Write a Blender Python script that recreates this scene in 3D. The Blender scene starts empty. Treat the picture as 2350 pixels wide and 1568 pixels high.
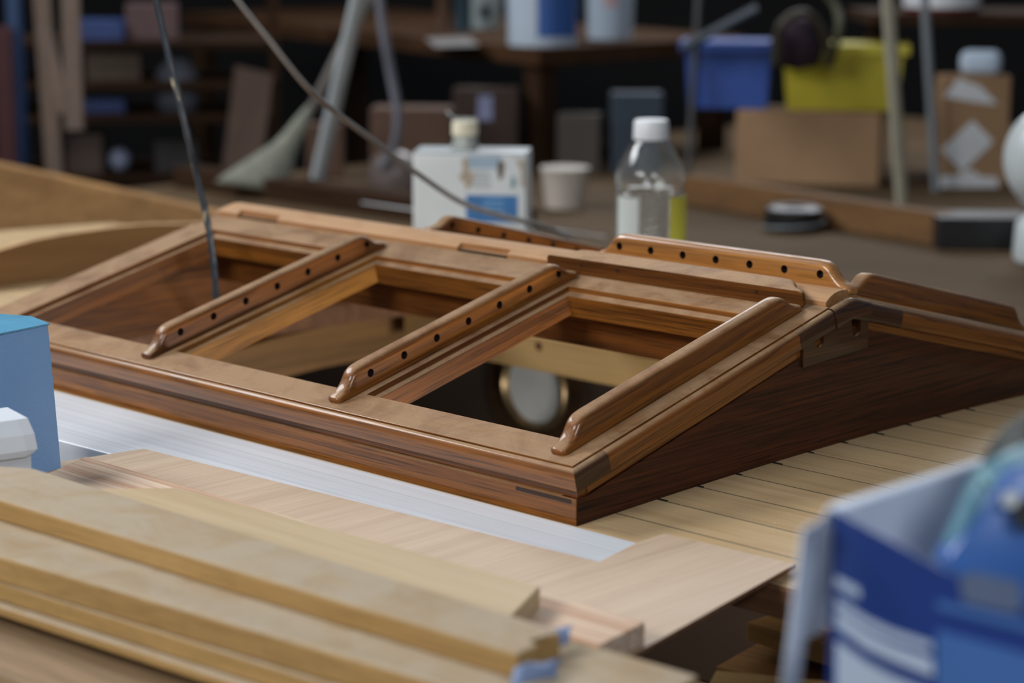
import bpy, bmesh, math, random
from mathutils import Vector, Matrix, Euler
random.seed(7)
sc = bpy.context.scene
COL = sc.collection
PI = math.pi

# ------------------------------------------------------------ camera, world, lights
CAM = Vector((1.29993, -1.44087, 0.55407))
CR = Vector((0.721907, 0.691983, 0.003238))
CU = Vector((-0.135903, 0.137189, 0.981178))
CF = Vector((-0.678514, 0.708759, -0.193080))
FPX = 4876.4
cam_d = bpy.data.cameras.new('camera')
cam = bpy.data.objects.new('camera', cam_d)
COL.objects.link(cam)
cam_d.sensor_width = 36.0
cam_d.lens = FPX / 2350 * 36.0
cam_d.clip_start = 0.05
cam_d.clip_end = 100
m = Matrix.Identity(4)
for i in range(3):
    m[i][0] = CR[i]; m[i][1] = CU[i]; m[i][2] = -CF[i]; m[i][3] = CAM[i]
cam.matrix_world = m
cam_d.dof.use_dof = True
cam_d.dof.focus_distance = 2.16
cam_d.dof.aperture_fstop = 3.3
cam_d.dof.aperture_blades = 9
sc.camera = cam

sc.view_settings.view_transform = 'Standard'
sc.view_settings.look = 'None'
sc.view_settings.gamma = 1
sc.view_settings.use_curve_mapping = False
sc.view_settings.exposure = 0.0

world = bpy.data.worlds.new('world')
sc.world = world
world.use_nodes = True
bg = world.node_tree.nodes['Background']
bg.inputs[0].default_value = (0.55, 0.68, 0.85, 1)
bg.inputs[1].default_value = 0.12

def area(name, loc, target, sx, sy, power, color):
    d = bpy.data.lights.new(name, 'AREA')
    d.shape = 'RECTANGLE'; d.size = sx; d.size_y = sy; d.energy = power; d.color = color
    o = bpy.data.objects.new(name, d); COL.objects.link(o)
    o.location = loc
    o.rotation_euler = (Vector(target) - Vector(loc)).to_track_quat('-Z', 'Y').to_euler()
    return o
area('window_light_left', (-3.8, -0.6, 3.0), (-0.4, 0.2, 0), 2.2, 1.0, 150, (0.95, 0.97, 1.0))
area('window_light_back', (-3.0, 4.6, 2.3), (0.1, 0.2, 0), 2.2, 1.1, 85, (0.93, 0.96, 1.0))
area('window_light_front', (-0.5, -3.1, 1.9), (-0.2, 0.0, 0.0), 1.8, 1.0, 78, (1.0, 0.98, 0.95))
area('window_light_right', (3.0, -1.8, 1.9), (0.2, 0.0, 0.0), 1.2, 1.0, 44, (0.95, 0.97, 1.0))
area('cabin_fill_light', (0.22, 0.45, -0.42), (-1.0, 0.45, -0.10), 0.5, 0.3, 9, (1.0, 0.97, 0.92))  # added fill below the deck to brighten the beams seen through the openings

def at(x, y, d):
    """point seen at photo position (x, y) at depth d in front of the camera"""
    return CAM + (CF + CR * ((x - 1175) / FPX) - CU * ((y - 784) / FPX)) * d
def atz(x, y, z):
    r = CF + CR * ((x - 1175) / FPX) - CU * ((y - 784) / FPX)
    return CAM + r * ((z - CAM.z) / r.z)
def atX(x, y, X):
    r = CF + CR * ((x - 1175) / FPX) - CU * ((y - 784) / FPX)
    return CAM + r * ((X - CAM.x) / r.x)
def atY(x, y, Y):
    r = CF + CR * ((x - 1175) / FPX) - CU * ((y - 784) / FPX)
    return CAM + r * ((Y - CAM.y) / r.y)
def s2l(c):
    return tuple(((v / 255) / 12.92 if v / 255 <= 0.04045 else ((v / 255 + 0.055) / 1.055) ** 2.4) for v in c) + (1.0,)

# ------------------------------------------------------------ materials
MC = {}
def new_mat(name):
    mt = bpy.data.materials.new(name); mt.use_nodes = True
    nt = mt.node_tree
    return mt, nt, nt.nodes, nt.links, nt.nodes['Principled BSDF']
def ramp(nt, fac, stops):
    r = nt.nodes.new('ShaderNodeValToRGB')
    e = r.color_ramp.elements
    while len(e) < len(stops): e.new(0.5)
    for k, (p, c) in enumerate(stops):
        e[k].position = p; e[k].color = c
    nt.links.new(fac, r.inputs[0])
    return r.outputs[0]
def mix(nt, fac, a, b, mode='MIX'):
    n = nt.nodes.new('ShaderNodeMix'); n.data_type = 'RGBA'; n.blend_type = mode
    if isinstance(fac, (int, float)): n.inputs[0].default_value = fac
    else: nt.links.new(fac, n.inputs[0])
    for v, k in ((a, 6), (b, 7)):
        if isinstance(v, tuple): n.inputs[k].default_value = v
        else: nt.links.new(v, n.inputs[k])
    return n.outputs[2]
def mathn(nt, op, a, b=None, c=None):
    n = nt.nodes.new('ShaderNodeMath'); n.operation = op
    for k, v in enumerate((a, b, c)):
        if v is None: continue
        if isinstance(v, (int, float)): n.inputs[k].default_value = v
        else: nt.links.new(v, n.inputs[k])
    return n.outputs[0]
def noise(nt, vec, scale, detail=4, rough=0.55, dist=0):
    n = nt.nodes.new('ShaderNodeTexNoise')
    n.inputs['Scale'].default_value = scale; n.inputs['Detail'].default_value = detail
    n.inputs['Roughness'].default_value = rough; n.inputs['Distortion'].default_value = dist
    if vec is not None: nt.links.new(vec, n.inputs['Vector'])
    return n.outputs['Fac']
def mapping(nt, scale=(1, 1, 1), loc=(0, 0, 0), rot=(0, 0, 0)):
    t = nt.nodes.new('ShaderNodeTexCoord'); mp = nt.nodes.new('ShaderNodeMapping')
    nt.links.new(t.outputs['Object'], mp.inputs[0])
    mp.inputs['Scale'].default_value = scale; mp.inputs['Location'].default_value = loc
    mp.inputs['Rotation'].default_value = rot
    return mp.outputs[0]

def wood(key, axis, dark, light, dust=None, dust_amt=0.0, coat=0.0, rough=0.5, contrast=1.0,
         grain=1.0, seed=0.0, pores=0.35, rot=(0, 0, 0), spec=0.5, stain=None):
    kk = (key, axis)
    if kk in MC: return MC[kk]
    mt, nt, N, L, b = new_mat(key + '_' + axis)
    g = 26 * grain
    st = {'x': (0.7, g, g), 'y': (g, 0.7, g), 'z': (g, g, 0.7)}[axis]
    v = mapping(nt, st, (seed, seed * 2, seed * 3), rot)
    n1 = noise(nt, v, 1.6, 5, 0.6, 1.2)
    fine = {'x': (11, 480, 480), 'y': (480, 11, 480), 'z': (480, 480, 11)}[axis]
    n2 = noise(nt, mapping(nt, fine, (seed, 0, 0), rot), 1.0, 3, 0.6)
    mid = {'x': (1.3, 150, 150), 'y': (150, 1.3, 150), 'z': (150, 150, 1.3)}[axis]
    n3 = noise(nt, mapping(nt, mid, (seed, 3, 1), rot), 1.3, 4, 0.65, 0.6)
    f = mathn(nt, 'ADD', mathn(nt, 'MULTIPLY', n1, 0.55), mathn(nt, 'MULTIPLY', n3, 0.45))
    lo = 0.5 - 0.17 / contrast; hi = 0.5 + 0.17 / contrast
    col = ramp(nt, f, [(max(lo, 0), dark), (min(hi, 1), light)])
    pr = ramp(nt, n2, [(0.36, (1 - pores,) * 3 + (1,)), (0.50, (1, 1, 1, 1))])
    col = mix(nt, 1.0, col, pr, 'MULTIPLY')
    if stain:
        big = noise(nt, mapping(nt, stain[1], (seed, 1, 2)), 1.0, 4, 0.6, 0.5)
        col = mix(nt, ramp(nt, big, [(0.45, (0, 0, 0, 1)), (0.62, (1, 1, 1, 1))]), col, stain[0])
    rg = rough; ct = coat
    if dust:
        geo = N.new('ShaderNodeNewGeometry'); sep = N.new('ShaderNodeSeparateXYZ')
        L.new(geo.outputs['Normal'], sep.inputs[0])
        mr = N.new('ShaderNodeMapRange'); mr.interpolation_type = 'SMOOTHSTEP'
        mr.inputs['From Min'].default_value = 0.45; mr.inputs['From Max'].default_value = 0.93
        L.new(sep.outputs['Z'], mr.inputs['Value'])
        dn = noise(nt, mapping(nt, (14, 14, 14), (seed + 5, 0, 0)), 1.0, 6, 0.68, 0.6)
        dn2 = noise(nt, mapping(nt, (900, 900, 900)), 1.0, 2, 0.6)
        dm = mathn(nt, 'MULTIPLY', ramp(nt, dn, [(0.34, (0.42, 0.42, 0.42, 1)), (0.56, (1, 1, 1, 1))]),
                   ramp(nt, dn2, [(0.35, (0.72, 0.72, 0.72, 1)), (0.6, (1, 1, 1, 1))]))
        dm = mathn(nt, 'MULTIPLY', mathn(nt, 'MULTIPLY', dm, mr.outputs[0]), dust_amt)
        col = mix(nt, dm, col, dust)
        rr = mathn(nt, 'MULTIPLY_ADD', dm, 0.95 - rough, rough)
        L.new(rr, b.inputs['Roughness'])
        if coat:
            L.new(mathn(nt, 'MULTIPLY_ADD', dm, -coat / max(dust_amt, .01) * 0.93, coat), b.inputs['Coat Weight'])
    else:
        b.inputs['Roughness'].default_value = rg
        b.inputs['Coat Weight'].default_value = ct
    b.inputs['Coat Roughness'].default_value = 0.07
    b.inputs['Specular IOR Level'].default_value = spec
    L.new(col, b.inputs['Base Color'])
    bp = N.new('ShaderNodeBump'); bp.inputs['Strength'].default_value = 0.12; bp.inputs['Distance'].default_value = 0.001
    L.new(n2, bp.inputs['Height']); L.new(bp.outputs[0], b.inputs['Normal'])
    MC[kk] = mt
    return mt

def plain(key, c, rough=0.5, metal=0, var=0.12, scale=12, coat=0, bump=0, trans=0, ior=1.45, emit=0):
    if key in MC: return MC[key]
    mt, nt, N, L, b = new_mat(key)
    n = noise(nt, mapping(nt, (scale,) * 3), 1.0, 5, 0.6)
    lo = tuple(v * (1 - var) for v in c[:3]) + (1,); hi = tuple(min(v * (1 + var), 1) for v in c[:3]) + (1,)
    L.new(ramp(nt, n, [(0.3, lo), (0.7, hi)]), b.inputs['Base Color'])
    b.inputs['Roughness'].default_value = rough; b.inputs['Metallic'].default_value = metal
    b.inputs['Coat Weight'].default_value = coat
    if trans:
        b.inputs['Transmission Weight'].default_value = trans; b.inputs['IOR'].default_value = ior
    if bump:
        bp = N.new('ShaderNodeBump'); bp.inputs['Strength'].default_value = bump; bp.inputs['Distance'].default_value = 0.002
        L.new(n, bp.inputs['Height']); L.new(bp.outputs[0], b.inputs['Normal'])
    if emit:
        b.inputs['Emission Color'].default_value = c; b.inputs['Emission Strength'].default_value = emit
    MC[key] = mt
    return mt

DUST = s2l((176, 145, 112))
def teak(axis, v=0):
    pal = [((74, 38, 9), (152, 93, 30)), ((60, 31, 8), (136, 79, 26)), ((104, 64, 20), (176, 118, 46)), ((40, 23, 11), (84, 50, 23))][v]
    return wood('varnished_teak_%s' % 'abcd'[v], axis, s2l(pal[0]), s2l(pal[1]), DUST, 0.86, 0.5, 0.45, 1.0, 1.0, v * 3.1, 0.55, spec=0.3)
def gable_mat():
    return wood('gable_teak', 'y', s2l((24, 11, 5)), s2l((86, 42, 18)), None, 0, 0.12, 0.5, 1.3, 1.3, 2.2, 0.6, spec=0.25,
                rot=(math.radians(-6), 0, 0))
M_PINE = lambda a, s=0: wood('pine_%d' % s, a, s2l((176, 140, 82)), s2l((205, 172, 118)), None, 0, 0, 0.6, 0.9, 0.7, s, 0.12)
def rough_sawn(axis, s=0):
    return wood('rough_sawn_board_%s' % 'abcde'[s], axis, s2l((138, 106, 58)), s2l((178, 144, 90)), s2l((176, 163, 143)), 0.95, 0, 0.65, 0.9, 0.6, s * 2.3, 0.15)
M_DARK = lambda a: wood('dark_timber', a, s2l((34, 23, 15)), s2l((66, 46, 31)), None, 0, 0, 0.85, 1, 0.5, 1.0, 0.2, spec=0.08)
M_OLD = lambda a: wood('old_timber', a, s2l((98, 68, 38)), s2l((158, 118, 70)), None, 0, 0, 0.6, 0.9, 0.5, 4.0, 0.2)
M_PLY = wood('plywood', 'y', s2l((184, 156, 128)), s2l((212, 188, 162)), None, 0, 0, 0.6, 0.8, 1.1, 3.0, 0.10)
M_PLYEDGE = wood('plywood_edge', 'x', s2l((96, 62, 40)), s2l((140, 98, 68)), None, 0, 0, 0.7, 1, 1, 1.0, 0.2)
M_BLACK = plain('black_plastic', s2l((22, 23, 26)), 0.4)
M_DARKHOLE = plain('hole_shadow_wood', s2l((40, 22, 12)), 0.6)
M_CARD = plain('cardboard', s2l((156, 124, 92)), 0.8, var=0.10, scale=6)
M_CARDD = plain('dark_cardboard', s2l((92, 68, 54)), 0.8, var=0.12, scale=6)
M_WHITE = plain('white_plastic', s2l((214, 218, 222)), 0.4, var=0.05)
M_STEEL = plain('grey_paint', s2l((175, 182, 186)), 0.5, var=0.08)
M_CONC = plain('dark_floor', s2l((46, 42, 38)), 0.8, var=0.3, scale=3)
M_WALL = plain('dark_wall', s2l((12, 12, 13)), 0.9, var=0.3, scale=2)

def deck_mat():
    mt, nt, N, L, b = new_mat('deck_planks')
    v = mapping(nt, (1, 1, 1))
    sep = N.new('ShaderNodeSeparateXYZ'); L.new(v, sep.inputs[0])
    y = sep.outputs['Y']
    n1 = noise(nt, mapping(nt, (3, 60, 30)), 1.2, 4, 0.6, 0.8)
    n2 = noise(nt, mapping(nt, (7, 7, 7), (3, 1, 0)), 1.0, 6, 0.65)
    t = mathn(nt, 'DIVIDE', mathn(nt, 'SUBTRACT', y, 0.118), 0.0622)
    fl = mathn(nt, 'FLOOR', t)
    fr = mathn(nt, 'FRACT', t)
    wn = N.new('ShaderNodeTexWhiteNoise'); wn.noise_dimensions = '1D'; L.new(fl, wn.inputs['W'])
    c = ramp(nt, n1, [(0.3, s2l((184, 152, 110))), (0.7, s2l((210, 181, 138)))])
    c = mix(nt, ramp(nt, n2, [(0.4, (0, 0, 0, 1)), (0.7, (.5, .5, .5, 1))]), c, s2l((196, 172, 134)))
    c = mix(nt, mathn(nt, 'MULTIPLY', wn.outputs[0], 0.25), c, s2l((150, 120, 80)))
    d = mathn(nt, 'MINIMUM', fr, mathn(nt, 'SUBTRACT', 1.0, fr))
    line = ramp(nt, d, [(0.012, (1, 1, 1, 1)), (0.028, (0, 0, 0, 1))])
    c = mix(nt, line, c, s2l((108, 98, 76)))
    sp = noise(nt, mapping(nt, (420, 420, 420)), 1.0, 2, 0.5)
    c = mix(nt, ramp(nt, sp, [(0.71, (0, 0, 0, 1)), (0.74, (1, 1, 1, 1))]), c, s2l((224, 208, 180)))
    L.new(c, b.inputs['Base Color']); b.inputs['Roughness'].default_value = 0.62
    return mt
M_DECK = deck_mat()

def alu_mat():
    mt, nt, N, L, b = new_mat('brushed_aluminium')
    n1 = noise(nt, mapping(nt, (0.8, 160, 40)), 1.0, 4, 0.6)
    n2 = noise(nt, mapping(nt, (5, 14, 5)), 1.0, 5, 0.6)
    n3 = noise(nt, mapping(nt, (50, 110, 50), (1, 2, 0), (0, 0, 0.5)), 1.0, 3, 0.6)
    c = ramp(nt, n1, [(0.25, s2l((208, 212, 219))), (0.75, s2l((240, 242, 246)))])
    c = mix(nt, ramp(nt, n3, [(0.70, (0, 0, 0, 1)), (0.76, (.6, .6, .6, 1))]), c, s2l((235, 235, 235)))
    L.new(c, b.inputs['Base Color'])
    b.inputs['Metallic'].default_value = 0.2
    L.new(ramp(nt, n2, [(0.3, (0.42, 0.42, 0.42, 1)), (0.7, (0.52, 0.52, 0.52, 1))]), b.inputs['Roughness'])
    b.inputs['Anisotropic'].default_value = 0.0
    bp = N.new('ShaderNodeBump'); bp.inputs['Strength'].default_value = 0.15; bp.inputs['Distance'].default_value = 0.001
    L.new(n1, bp.inputs['Height']); L.new(bp.outputs[0], b.inputs['Normal'])
    return mt
M_ALU = alu_mat()

# ------------------------------------------------------------ mesh helpers
def obj(name, bm, mats, parent=None, smooth=False, auto=None):
    me = bpy.data.meshes.new(name)
    bmesh.ops.recalc_face_normals(bm, faces=bm.faces)
    bm.to_mesh(me); bm.free()
    for mt in (mats if isinstance(mats, (list, tuple)) else [mats]): me.materials.append(mt)
    if smooth:
        me.polygons.foreach_set('use_smooth', [True] * len(me.polygons))
        if auto is not None:
            me.set_sharp_from_angle(angle=math.radians(auto))
    o = bpy.data.objects.new(name, me); COL.objects.link(o)
    if parent is not None: o.parent = parent
    return o
def tag(o, label, cat, group=None, kind=None):
    if label: o['label'] = label
    if cat: o['category'] = cat
    if group: o['group'] = group
    if kind: o['kind'] = kind
    return o
def thing(name, label, cat, loc=(0, 0, 0), rot=(0, 0, 0), group=None):
    o = bpy.data.objects.new(name, None); COL.objects.link(o)
    o.empty_display_size = 0.05
    o.location = loc; o.rotation_euler = rot
    return tag(o, label, cat, group)
def struct(o):
    o['kind'] = 'structure'; return o

def add_box(bm, x0, x1, y0, y1, z0, z1, bevel=0.0, seg=2, mat=0):
    vs = [bm.verts.new((x, y, z)) for x in (x0, x1) for y in (y0, y1) for z in (z0, z1)]
    idx = [(0, 1, 3, 2), (4, 6, 7, 5), (0, 4, 5, 1), (2, 3, 7, 6), (0, 2, 6, 4), (1, 5, 7, 3)]
    fs = [bm.faces.new([vs[i] for i in f]) for f in idx]
    for f in fs: f.material_index = mat
    if bevel:
        es = set(e for f in fs for e in f.edges)
        r = bmesh.ops.bevel(bm, geom=list(es), offset=bevel, segments=seg, profile=0.5, affect='EDGES')
        for f in r['faces']: f.material_index = mat
    return vs
def box(x0, x1, y0, y1, z0, z1, bevel=0.0, seg=2):
    bm = bmesh.new(); add_box(bm, x0, x1, y0, y1, z0, z1, bevel, seg); return bm
def add_prism(bm, top, thick, bevel=0.0, side_mat=0, seg=2, vec=None):
    """prism under a polygon of 3D points"""
    vec = Vector(vec) if vec is not None else Vector((0, 0, -thick))
    a = [bm.verts.new(Vector(p)) for p in top]
    c = [bm.verts.new(Vector(p) + vec) for p in top]
    n = len(a)
    fs = [bm.faces.new(a), bm.faces.new(c[::-1])]
    for i in range(n):
        f = bm.faces.new((a[i], c[i], c[(i + 1) % n], a[(i + 1) % n])); f.material_index = side_mat; fs.append(f)
    if bevel:
        es = set(e for f in fs for e in f.edges)
        bmesh.ops.bevel(bm, geom=list(es), offset=bevel, segments=seg, profile=0.5, affect='EDGES')
    return fs
def prism(top, thick, bevel=0.0, side_mat=0, vec=None):
    bm = bmesh.new(); add_prism(bm, top, thick, bevel, side_mat, 2, vec); return bm
def loft(bm, rings, closed=True, caps=True, mat=0):
    R_ = [[bm.verts.new(Vector(p)) for p in r] for r in rings]
    n = len(R_[0])
    for a, c in zip(R_, R_[1:]):
        for i in range(n if closed else n - 1):
            j = (i + 1) % n
            f = bm.faces.new((a[i], a[j], c[j], c[i])); f.material_index = mat
    if caps and closed:
        bm.faces.new(R_[0][::-1]).material_index = mat; bm.faces.new(R_[-1]).material_index = mat
    return R_
def tube(bm, pts, rads, n=12, caps=True):
    pts = [Vector(p) for p in pts]
    if not isinstance(rads, (list, tuple)): rads = [rads] * len(pts)
    rings = []
    up = Vector((0.31, 0.2, 0.93)).normalized()
    for i, p in enumerate(pts):
        t = (pts[min(i + 1, len(pts) - 1)] - pts[max(i - 1, 0)]).normalized()
        a = t.cross(up)
        if a.length < 1e-3: a = t.cross(Vector((1, 0, 0)))
        a.normalize(); c = t.cross(a).normalized()
        rings.append([p + (a * math.cos(2 * PI * k / n) + c * math.sin(2 * PI * k / n)) * rads[i] for k in range(n)])
    loft(bm, rings, True, caps)
def lathe(bm, prof, n=32, mat=0, origin=(0, 0, 0)):
    o = Vector(origin)
    rings = [[o + Vector((max(r, 1e-5) * math.cos(2 * PI * k / n), max(r, 1e-5) * math.sin(2 * PI * k / n), z)) for k in range(n)] for r, z in prof]
    loft(bm, rings, True, True, mat)
def spline(pts, n=10):
    P_ = [Vector(p) for p in pts]; out = []
    for i in range(len(P_) - 1):
        p0 = P_[max(i - 1, 0)]; p1 = P_[i]; p2 = P_[i + 1]; p3 = P_[min(i + 2, len(P_) - 1)]
        for k in range(n):
            t = k / n
            out.append(0.5 * ((2 * p1) + (p2 - p0) * t + (2 * p0 - 5 * p1 + 4 * p2 - p3) * t * t + (3 * p1 - p0 - 3 * p2 + p3) * t ** 3))
    out.append(P_[-1]); return out

# ------------------------------------------------------------ the skylight
SL = 0.2418
LW = 1.042           # leaf width along the ridge
RIDGE_Y = 0.438
PZ = 0.053

def guard_bar_mesh(length, holes=(True, True), first=0.050, pitch=0.0508, nh=7, hole_h=0.0158, H=0.0285, T=0.020, screws=False):
    """bar along +y, thickness in x (centred), standing on z=0; holes: (-x side, +x side)"""
    q_ = H / 0.0285
    end = [(0, 0.0), (-0.0006, 0.003), (0.001, 0.0060), (0.006, 0.0080 * q_), (0.012, 0.0101 * q_), (0.0175, 0.0135 * q_), (0.0225, 0.0180 * q_), (0.0265, 0.0224 * q_), (0.0315, 0.0258 * q_), (0.038, 0.0278 * q_), (0.048, H)]
    e = [(p.x, p.y) for p in spline([(a, c, 0) for a, c in end], 3)]
    left = e; right = [(length - a, c) for a, c in e[::-1]]
    out = left + right                                   # from bottom-left over the top to bottom-right
    n = len(out)
    bm = bmesh.new()
    R0 = 0.0066
    # outward normals of the outline
    nor = []
    for i in range(n):
        a = out[max(i - 1, 0)]; c = out[min(i + 1, n - 1)]
        dx, dz = c[0] - a[0], c[1] - a[1]; l = math.hypot(dx, dz) or 1
        nor.append((-dz / l, dx / l))
    rings = []
    SEG = 6
    def ring(ins, x):
        r = []
        for (py, pz), (ny, nz) in zip(out, nor):
            kz = min(1, pz / 0.012)
            r.append(Vector((x, py - ny * ins, max(pz - nz * ins * kz, 0.0 if pz < 1e-4 else 0.0004))))
        return r
    for k in range(SEG + 1):
        a = PI / 2 * k / SEG
        rings.append(ring(R0 * (1 - math.sin(a)), -T / 2 + R0 * (1 - math.cos(a))))
    rings += [[Vector((-v.x, v.y, v.z)) for v in r] for r in rings[::-1]]
    RV = loft(bm, rings, True, False)
    for side, rg in ((0, RV[0]), (1, RV[-1])):
        edges = [bm.edges.get((rg[i], rg[(i + 1) % n])) or bm.edges.new((rg[i], rg[(i + 1) % n])) for i in range(n)]
        x = -T / 2 if side == 0 else T / 2
        if holes[side]:
            for h in range(nh):
                cy = first + pitch * h
                r1 = [bm.verts.new((x, cy + 0.0046 * math.cos(2 * PI * q / 20), hole_h + 0.0046 * math.sin(2 * PI * q / 20))) for q in range(20)]
                xi = x * 0.25
                r2 = [bm.verts.new((xi, v.co.y, v.co.z)) for v in r1]
                for q in range(20):
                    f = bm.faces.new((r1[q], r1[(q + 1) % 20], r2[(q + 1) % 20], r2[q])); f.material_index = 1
                bm.faces.new(r2).material_index = 1
                edges += [bm.edges.get((r1[q], r1[(q + 1) % 20])) for q in range(20)]
        bmesh.ops.triangle_fill(bm, edges=edges, use_beauty=True, normal=(1 if side else -1, 0, 0))
    return bm

root = thing('boat_skylight', 'varnished brown wooden boat skylight with two sloping barred frames on the planked deck', 'skylight')

def leaf_matrix(far):
    if not far:
        return Matrix.Translation((0, 0, PZ)) @ Matrix.Rotation(SL, 4, 'X')
    return Matrix.Translation((0, 2 * RIDGE_Y, PZ)) @ Matrix.Rotation(-SL, 4, 'X') @ Matrix.Diagonal((1, -1, 1, 1))

def bead_profile():
    """(outward, h) half round with small quirk at its top"""
    p = [(-0.0006, -0.0034), (0.0012, -0.0034), (0.0014, -0.0014)]
    for k in range(0, 9):
        a = PI / 2 - PI / 2 * k / 8
        p.append((0.0030 + 0.0070 * math.cos(a), -0.0082 + 0.0074 * math.sin(a)))
    for k in range(0, 7):
        a = -PI / 2 * k / 6
        p.append((0.0070 + 0.0030 * math.cos(a), -0.0195 + 0.0030 * math.sin(a)))
    p += [(-0.0006, -0.0225)]
    return p
BP = bead_profile()
def bead_run(stations):
    """stations: functions (o,h)->(x,y,z)"""
    bm = bmesh.new()
    loft(bm, [[s(o, h) for o, h in BP] for s in stations]); return bm

LB = -0.032   # underside of the leaf
def build_leaf(far):
    M = leaf_matrix(far)
    def part(name, bm, mats, smooth=False, auto=None, label=None):
        o = obj(name, bm, mats, root, smooth, auto)
        o.matrix_local = M
        if label: o['label'] = label
        return o
    tk = teak
    # front rail
    bm = bmesh.new()
    add_box(bm, -LW, 0, 0.0, 0.044, LB, 0, 0.0009, 2)
    add_box(bm, -LW - .0025, 0.0025, -0.0025, 0.010, LB, -0.0222, 0.0006, 2)
    fr = part('front_rail', bm, tk('x', 0))
    bd = obj('bead', bead_run([lambda o, h: (-LW - o, -o, h), lambda o, h: (o, -o, h)]), tk('x', 0), fr, True, 50)
    # ridge rail with glazing rebate
    bm = bmesh.new()
    add_box(bm, -LW, -0.0, 0.370, 0.4185, LB, 0, 0.0009, 2)
    add_box(bm, -LW + 0.05, -0.05, 0.3575, 0.372, LB, -0.0062, 0.0008, 2)
    part('ridge_rail', bm, tk('x', 0))
    # side rails
    for s_, x0, x1 in ((-1, -LW, -0.990), (1, -0.052, 0.0)):
        bm = bmesh.new()
        add_box(bm, x0, x1, 0.0435, 0.3705, LB, 0.00005, 0.0009, 2)
        add_box(bm, *((x0 - .0045, x0 + .01) if s_ < 0 else (x1 - .01, x1 + .0045)), 0.0102, 0.4185, LB, -0.0222, 0.0006, 2)
        if s_ < 0: add_box(bm, x1 - 0.002, x1 + 0.0095, 0.0435, 0.358, LB, -0.0062, 0.0008, 2)
        else: add_box(bm, x0 - 0.0095, x0 + 0.002, 0.0435, 0.358, LB, -0.0062, 0.0008, 2)
        sr = part('side_rail', bm, tk('y', 0 if s_ > 0 else 1))
        sx = (lambda o: -LW - o) if s_ < 0 else (lambda o: o)
        def st(v): return lambda o, h: (sx(o), v if v > 0 else -o, h)
        obj('bead', bead_run([st(0.040), st(0.350)]), tk('y', 0), sr, True, 50)
        e = obj('bead_end', bead_run([st(0), st(0.0398)]), tk('y', 3), sr, True, 50); e['label'] = 'darker corner piece of the rounded bead'
        e = obj('bead_end', bead_run([st(0.3502), st(0.4135)]), tk('y', 3), sr, True, 50); e['label'] = 'darker ridge end of the rounded bead'
        if s_ > 0:
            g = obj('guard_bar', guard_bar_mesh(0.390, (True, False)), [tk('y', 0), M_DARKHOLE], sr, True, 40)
            g.location = (-0.031, 0.012 + (0.010 if far else 0), 0.004 if far else 0)
    # mid rails
    for k, e in enumerate((-0.333, -0.662)):
        bm = bmesh.new()
        add_box(bm, e - 0.038, e, 0.0435, 0.3705, LB + 0.002, 0.00005, 0.0009, 2)
        add_box(bm, e - 0.0475, e - 0.036, 0.0435, 0.358, LB + 0.002, -0.0062, 0.0008, 2)
        add_box(bm, e - 0.002, e + 0.0095, 0.0435, 0.358, LB + 0.002, -0.0062, 0.0008, 2)
        mr = part('muntin', bm, tk('y', 1 if k == 0 else 2))
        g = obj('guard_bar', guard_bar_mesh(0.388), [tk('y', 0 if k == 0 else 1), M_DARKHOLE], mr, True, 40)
        g.location = (e - 0.019 - (0.012 if far and k else 0), 0.012 + (0.010 if far else 0), 0.005 if far else 0)
build_leaf(False)
build_leaf(True)

# base (coaming)
cs, sn = math.cos(SL), math.sin(SL)
def leaf_pt(v, h):            # (Y, Z) of near leaf
    return (v * cs - h * sn, PZ + v * sn + h * cs)
bm = box(-LW - 0.004, 0.006, -0.0015, 0.022, -0.004, 0.0215, 0.0006)
obj('front_board', bm, teak('x', 0), root)
bm = box(-LW - 0.001, 0.003, 0.004, 0.022, 0.0205, 0.030, 0)
obj('weather_strip', bm, teak('x', 1), root)['label'] = 'dark recessed strip above the front board'
bm = box(-LW - 0.004, 0.006, 2 * RIDGE_Y - 0.022, 2 * RIDGE_Y + 0.0015, -0.0085, 0.0215, 0.0006)
obj('back_board', bm, teak('x', 0), root)
def gable(x0, x1, mt):
    a = leaf_pt(0.004, LB); apex = leaf_pt(0.452, LB)
    pts = [(0.0, -0.005), (0.0, 0.0215), (a[0] + .004, a[1] - 0.0005), (RIDGE_Y, apex[1] - 0.001)]
    mir = [(2 * RIDGE_Y - y, z) for y, z in pts[::-1]]
    mir[-1] = (mir[-1][0], -0.009)
    poly = pts + mir[1:]
    # cambered foot
    foot = [(2 * RIDGE_Y * (1 - t / 8), 0.0018 - 0.045 * (2 * RIDGE_Y * (1 - t / 8) - 0.38) ** 2) for t in range(1, 8)]
    poly = poly + foot
    return prism([(x1, y, z) for y, z in poly], 0, vec=(x0 - x1, 0, 0))
obj('gable_panel', gable(-0.014, 0.0062, None), gable_mat(), root)
obj('gable_panel', gable(-LW - 0.0042, -LW + 0.016, None), teak('y', 1), root)
bm = box(-0.072, 0.0, -0.0019, -0.0012, 0.0165, 0.0202)  # raised dark strip paints the slot's shade, nothing is cut in
obj('drain_slot_shade', bm, M_DARKHOLE, root)['label'] = 'thin dark strip painted as the shade of a slot in the front board by the corner'
# ridge beam under both leaves
bm = box(-LW + 0.017, -0.015, RIDGE_Y - 0.050, RIDGE_Y + 0.050, 0.066, 0.113, 0.002)
obj('ridge_beam', bm, teak('x', 1), root)
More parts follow.
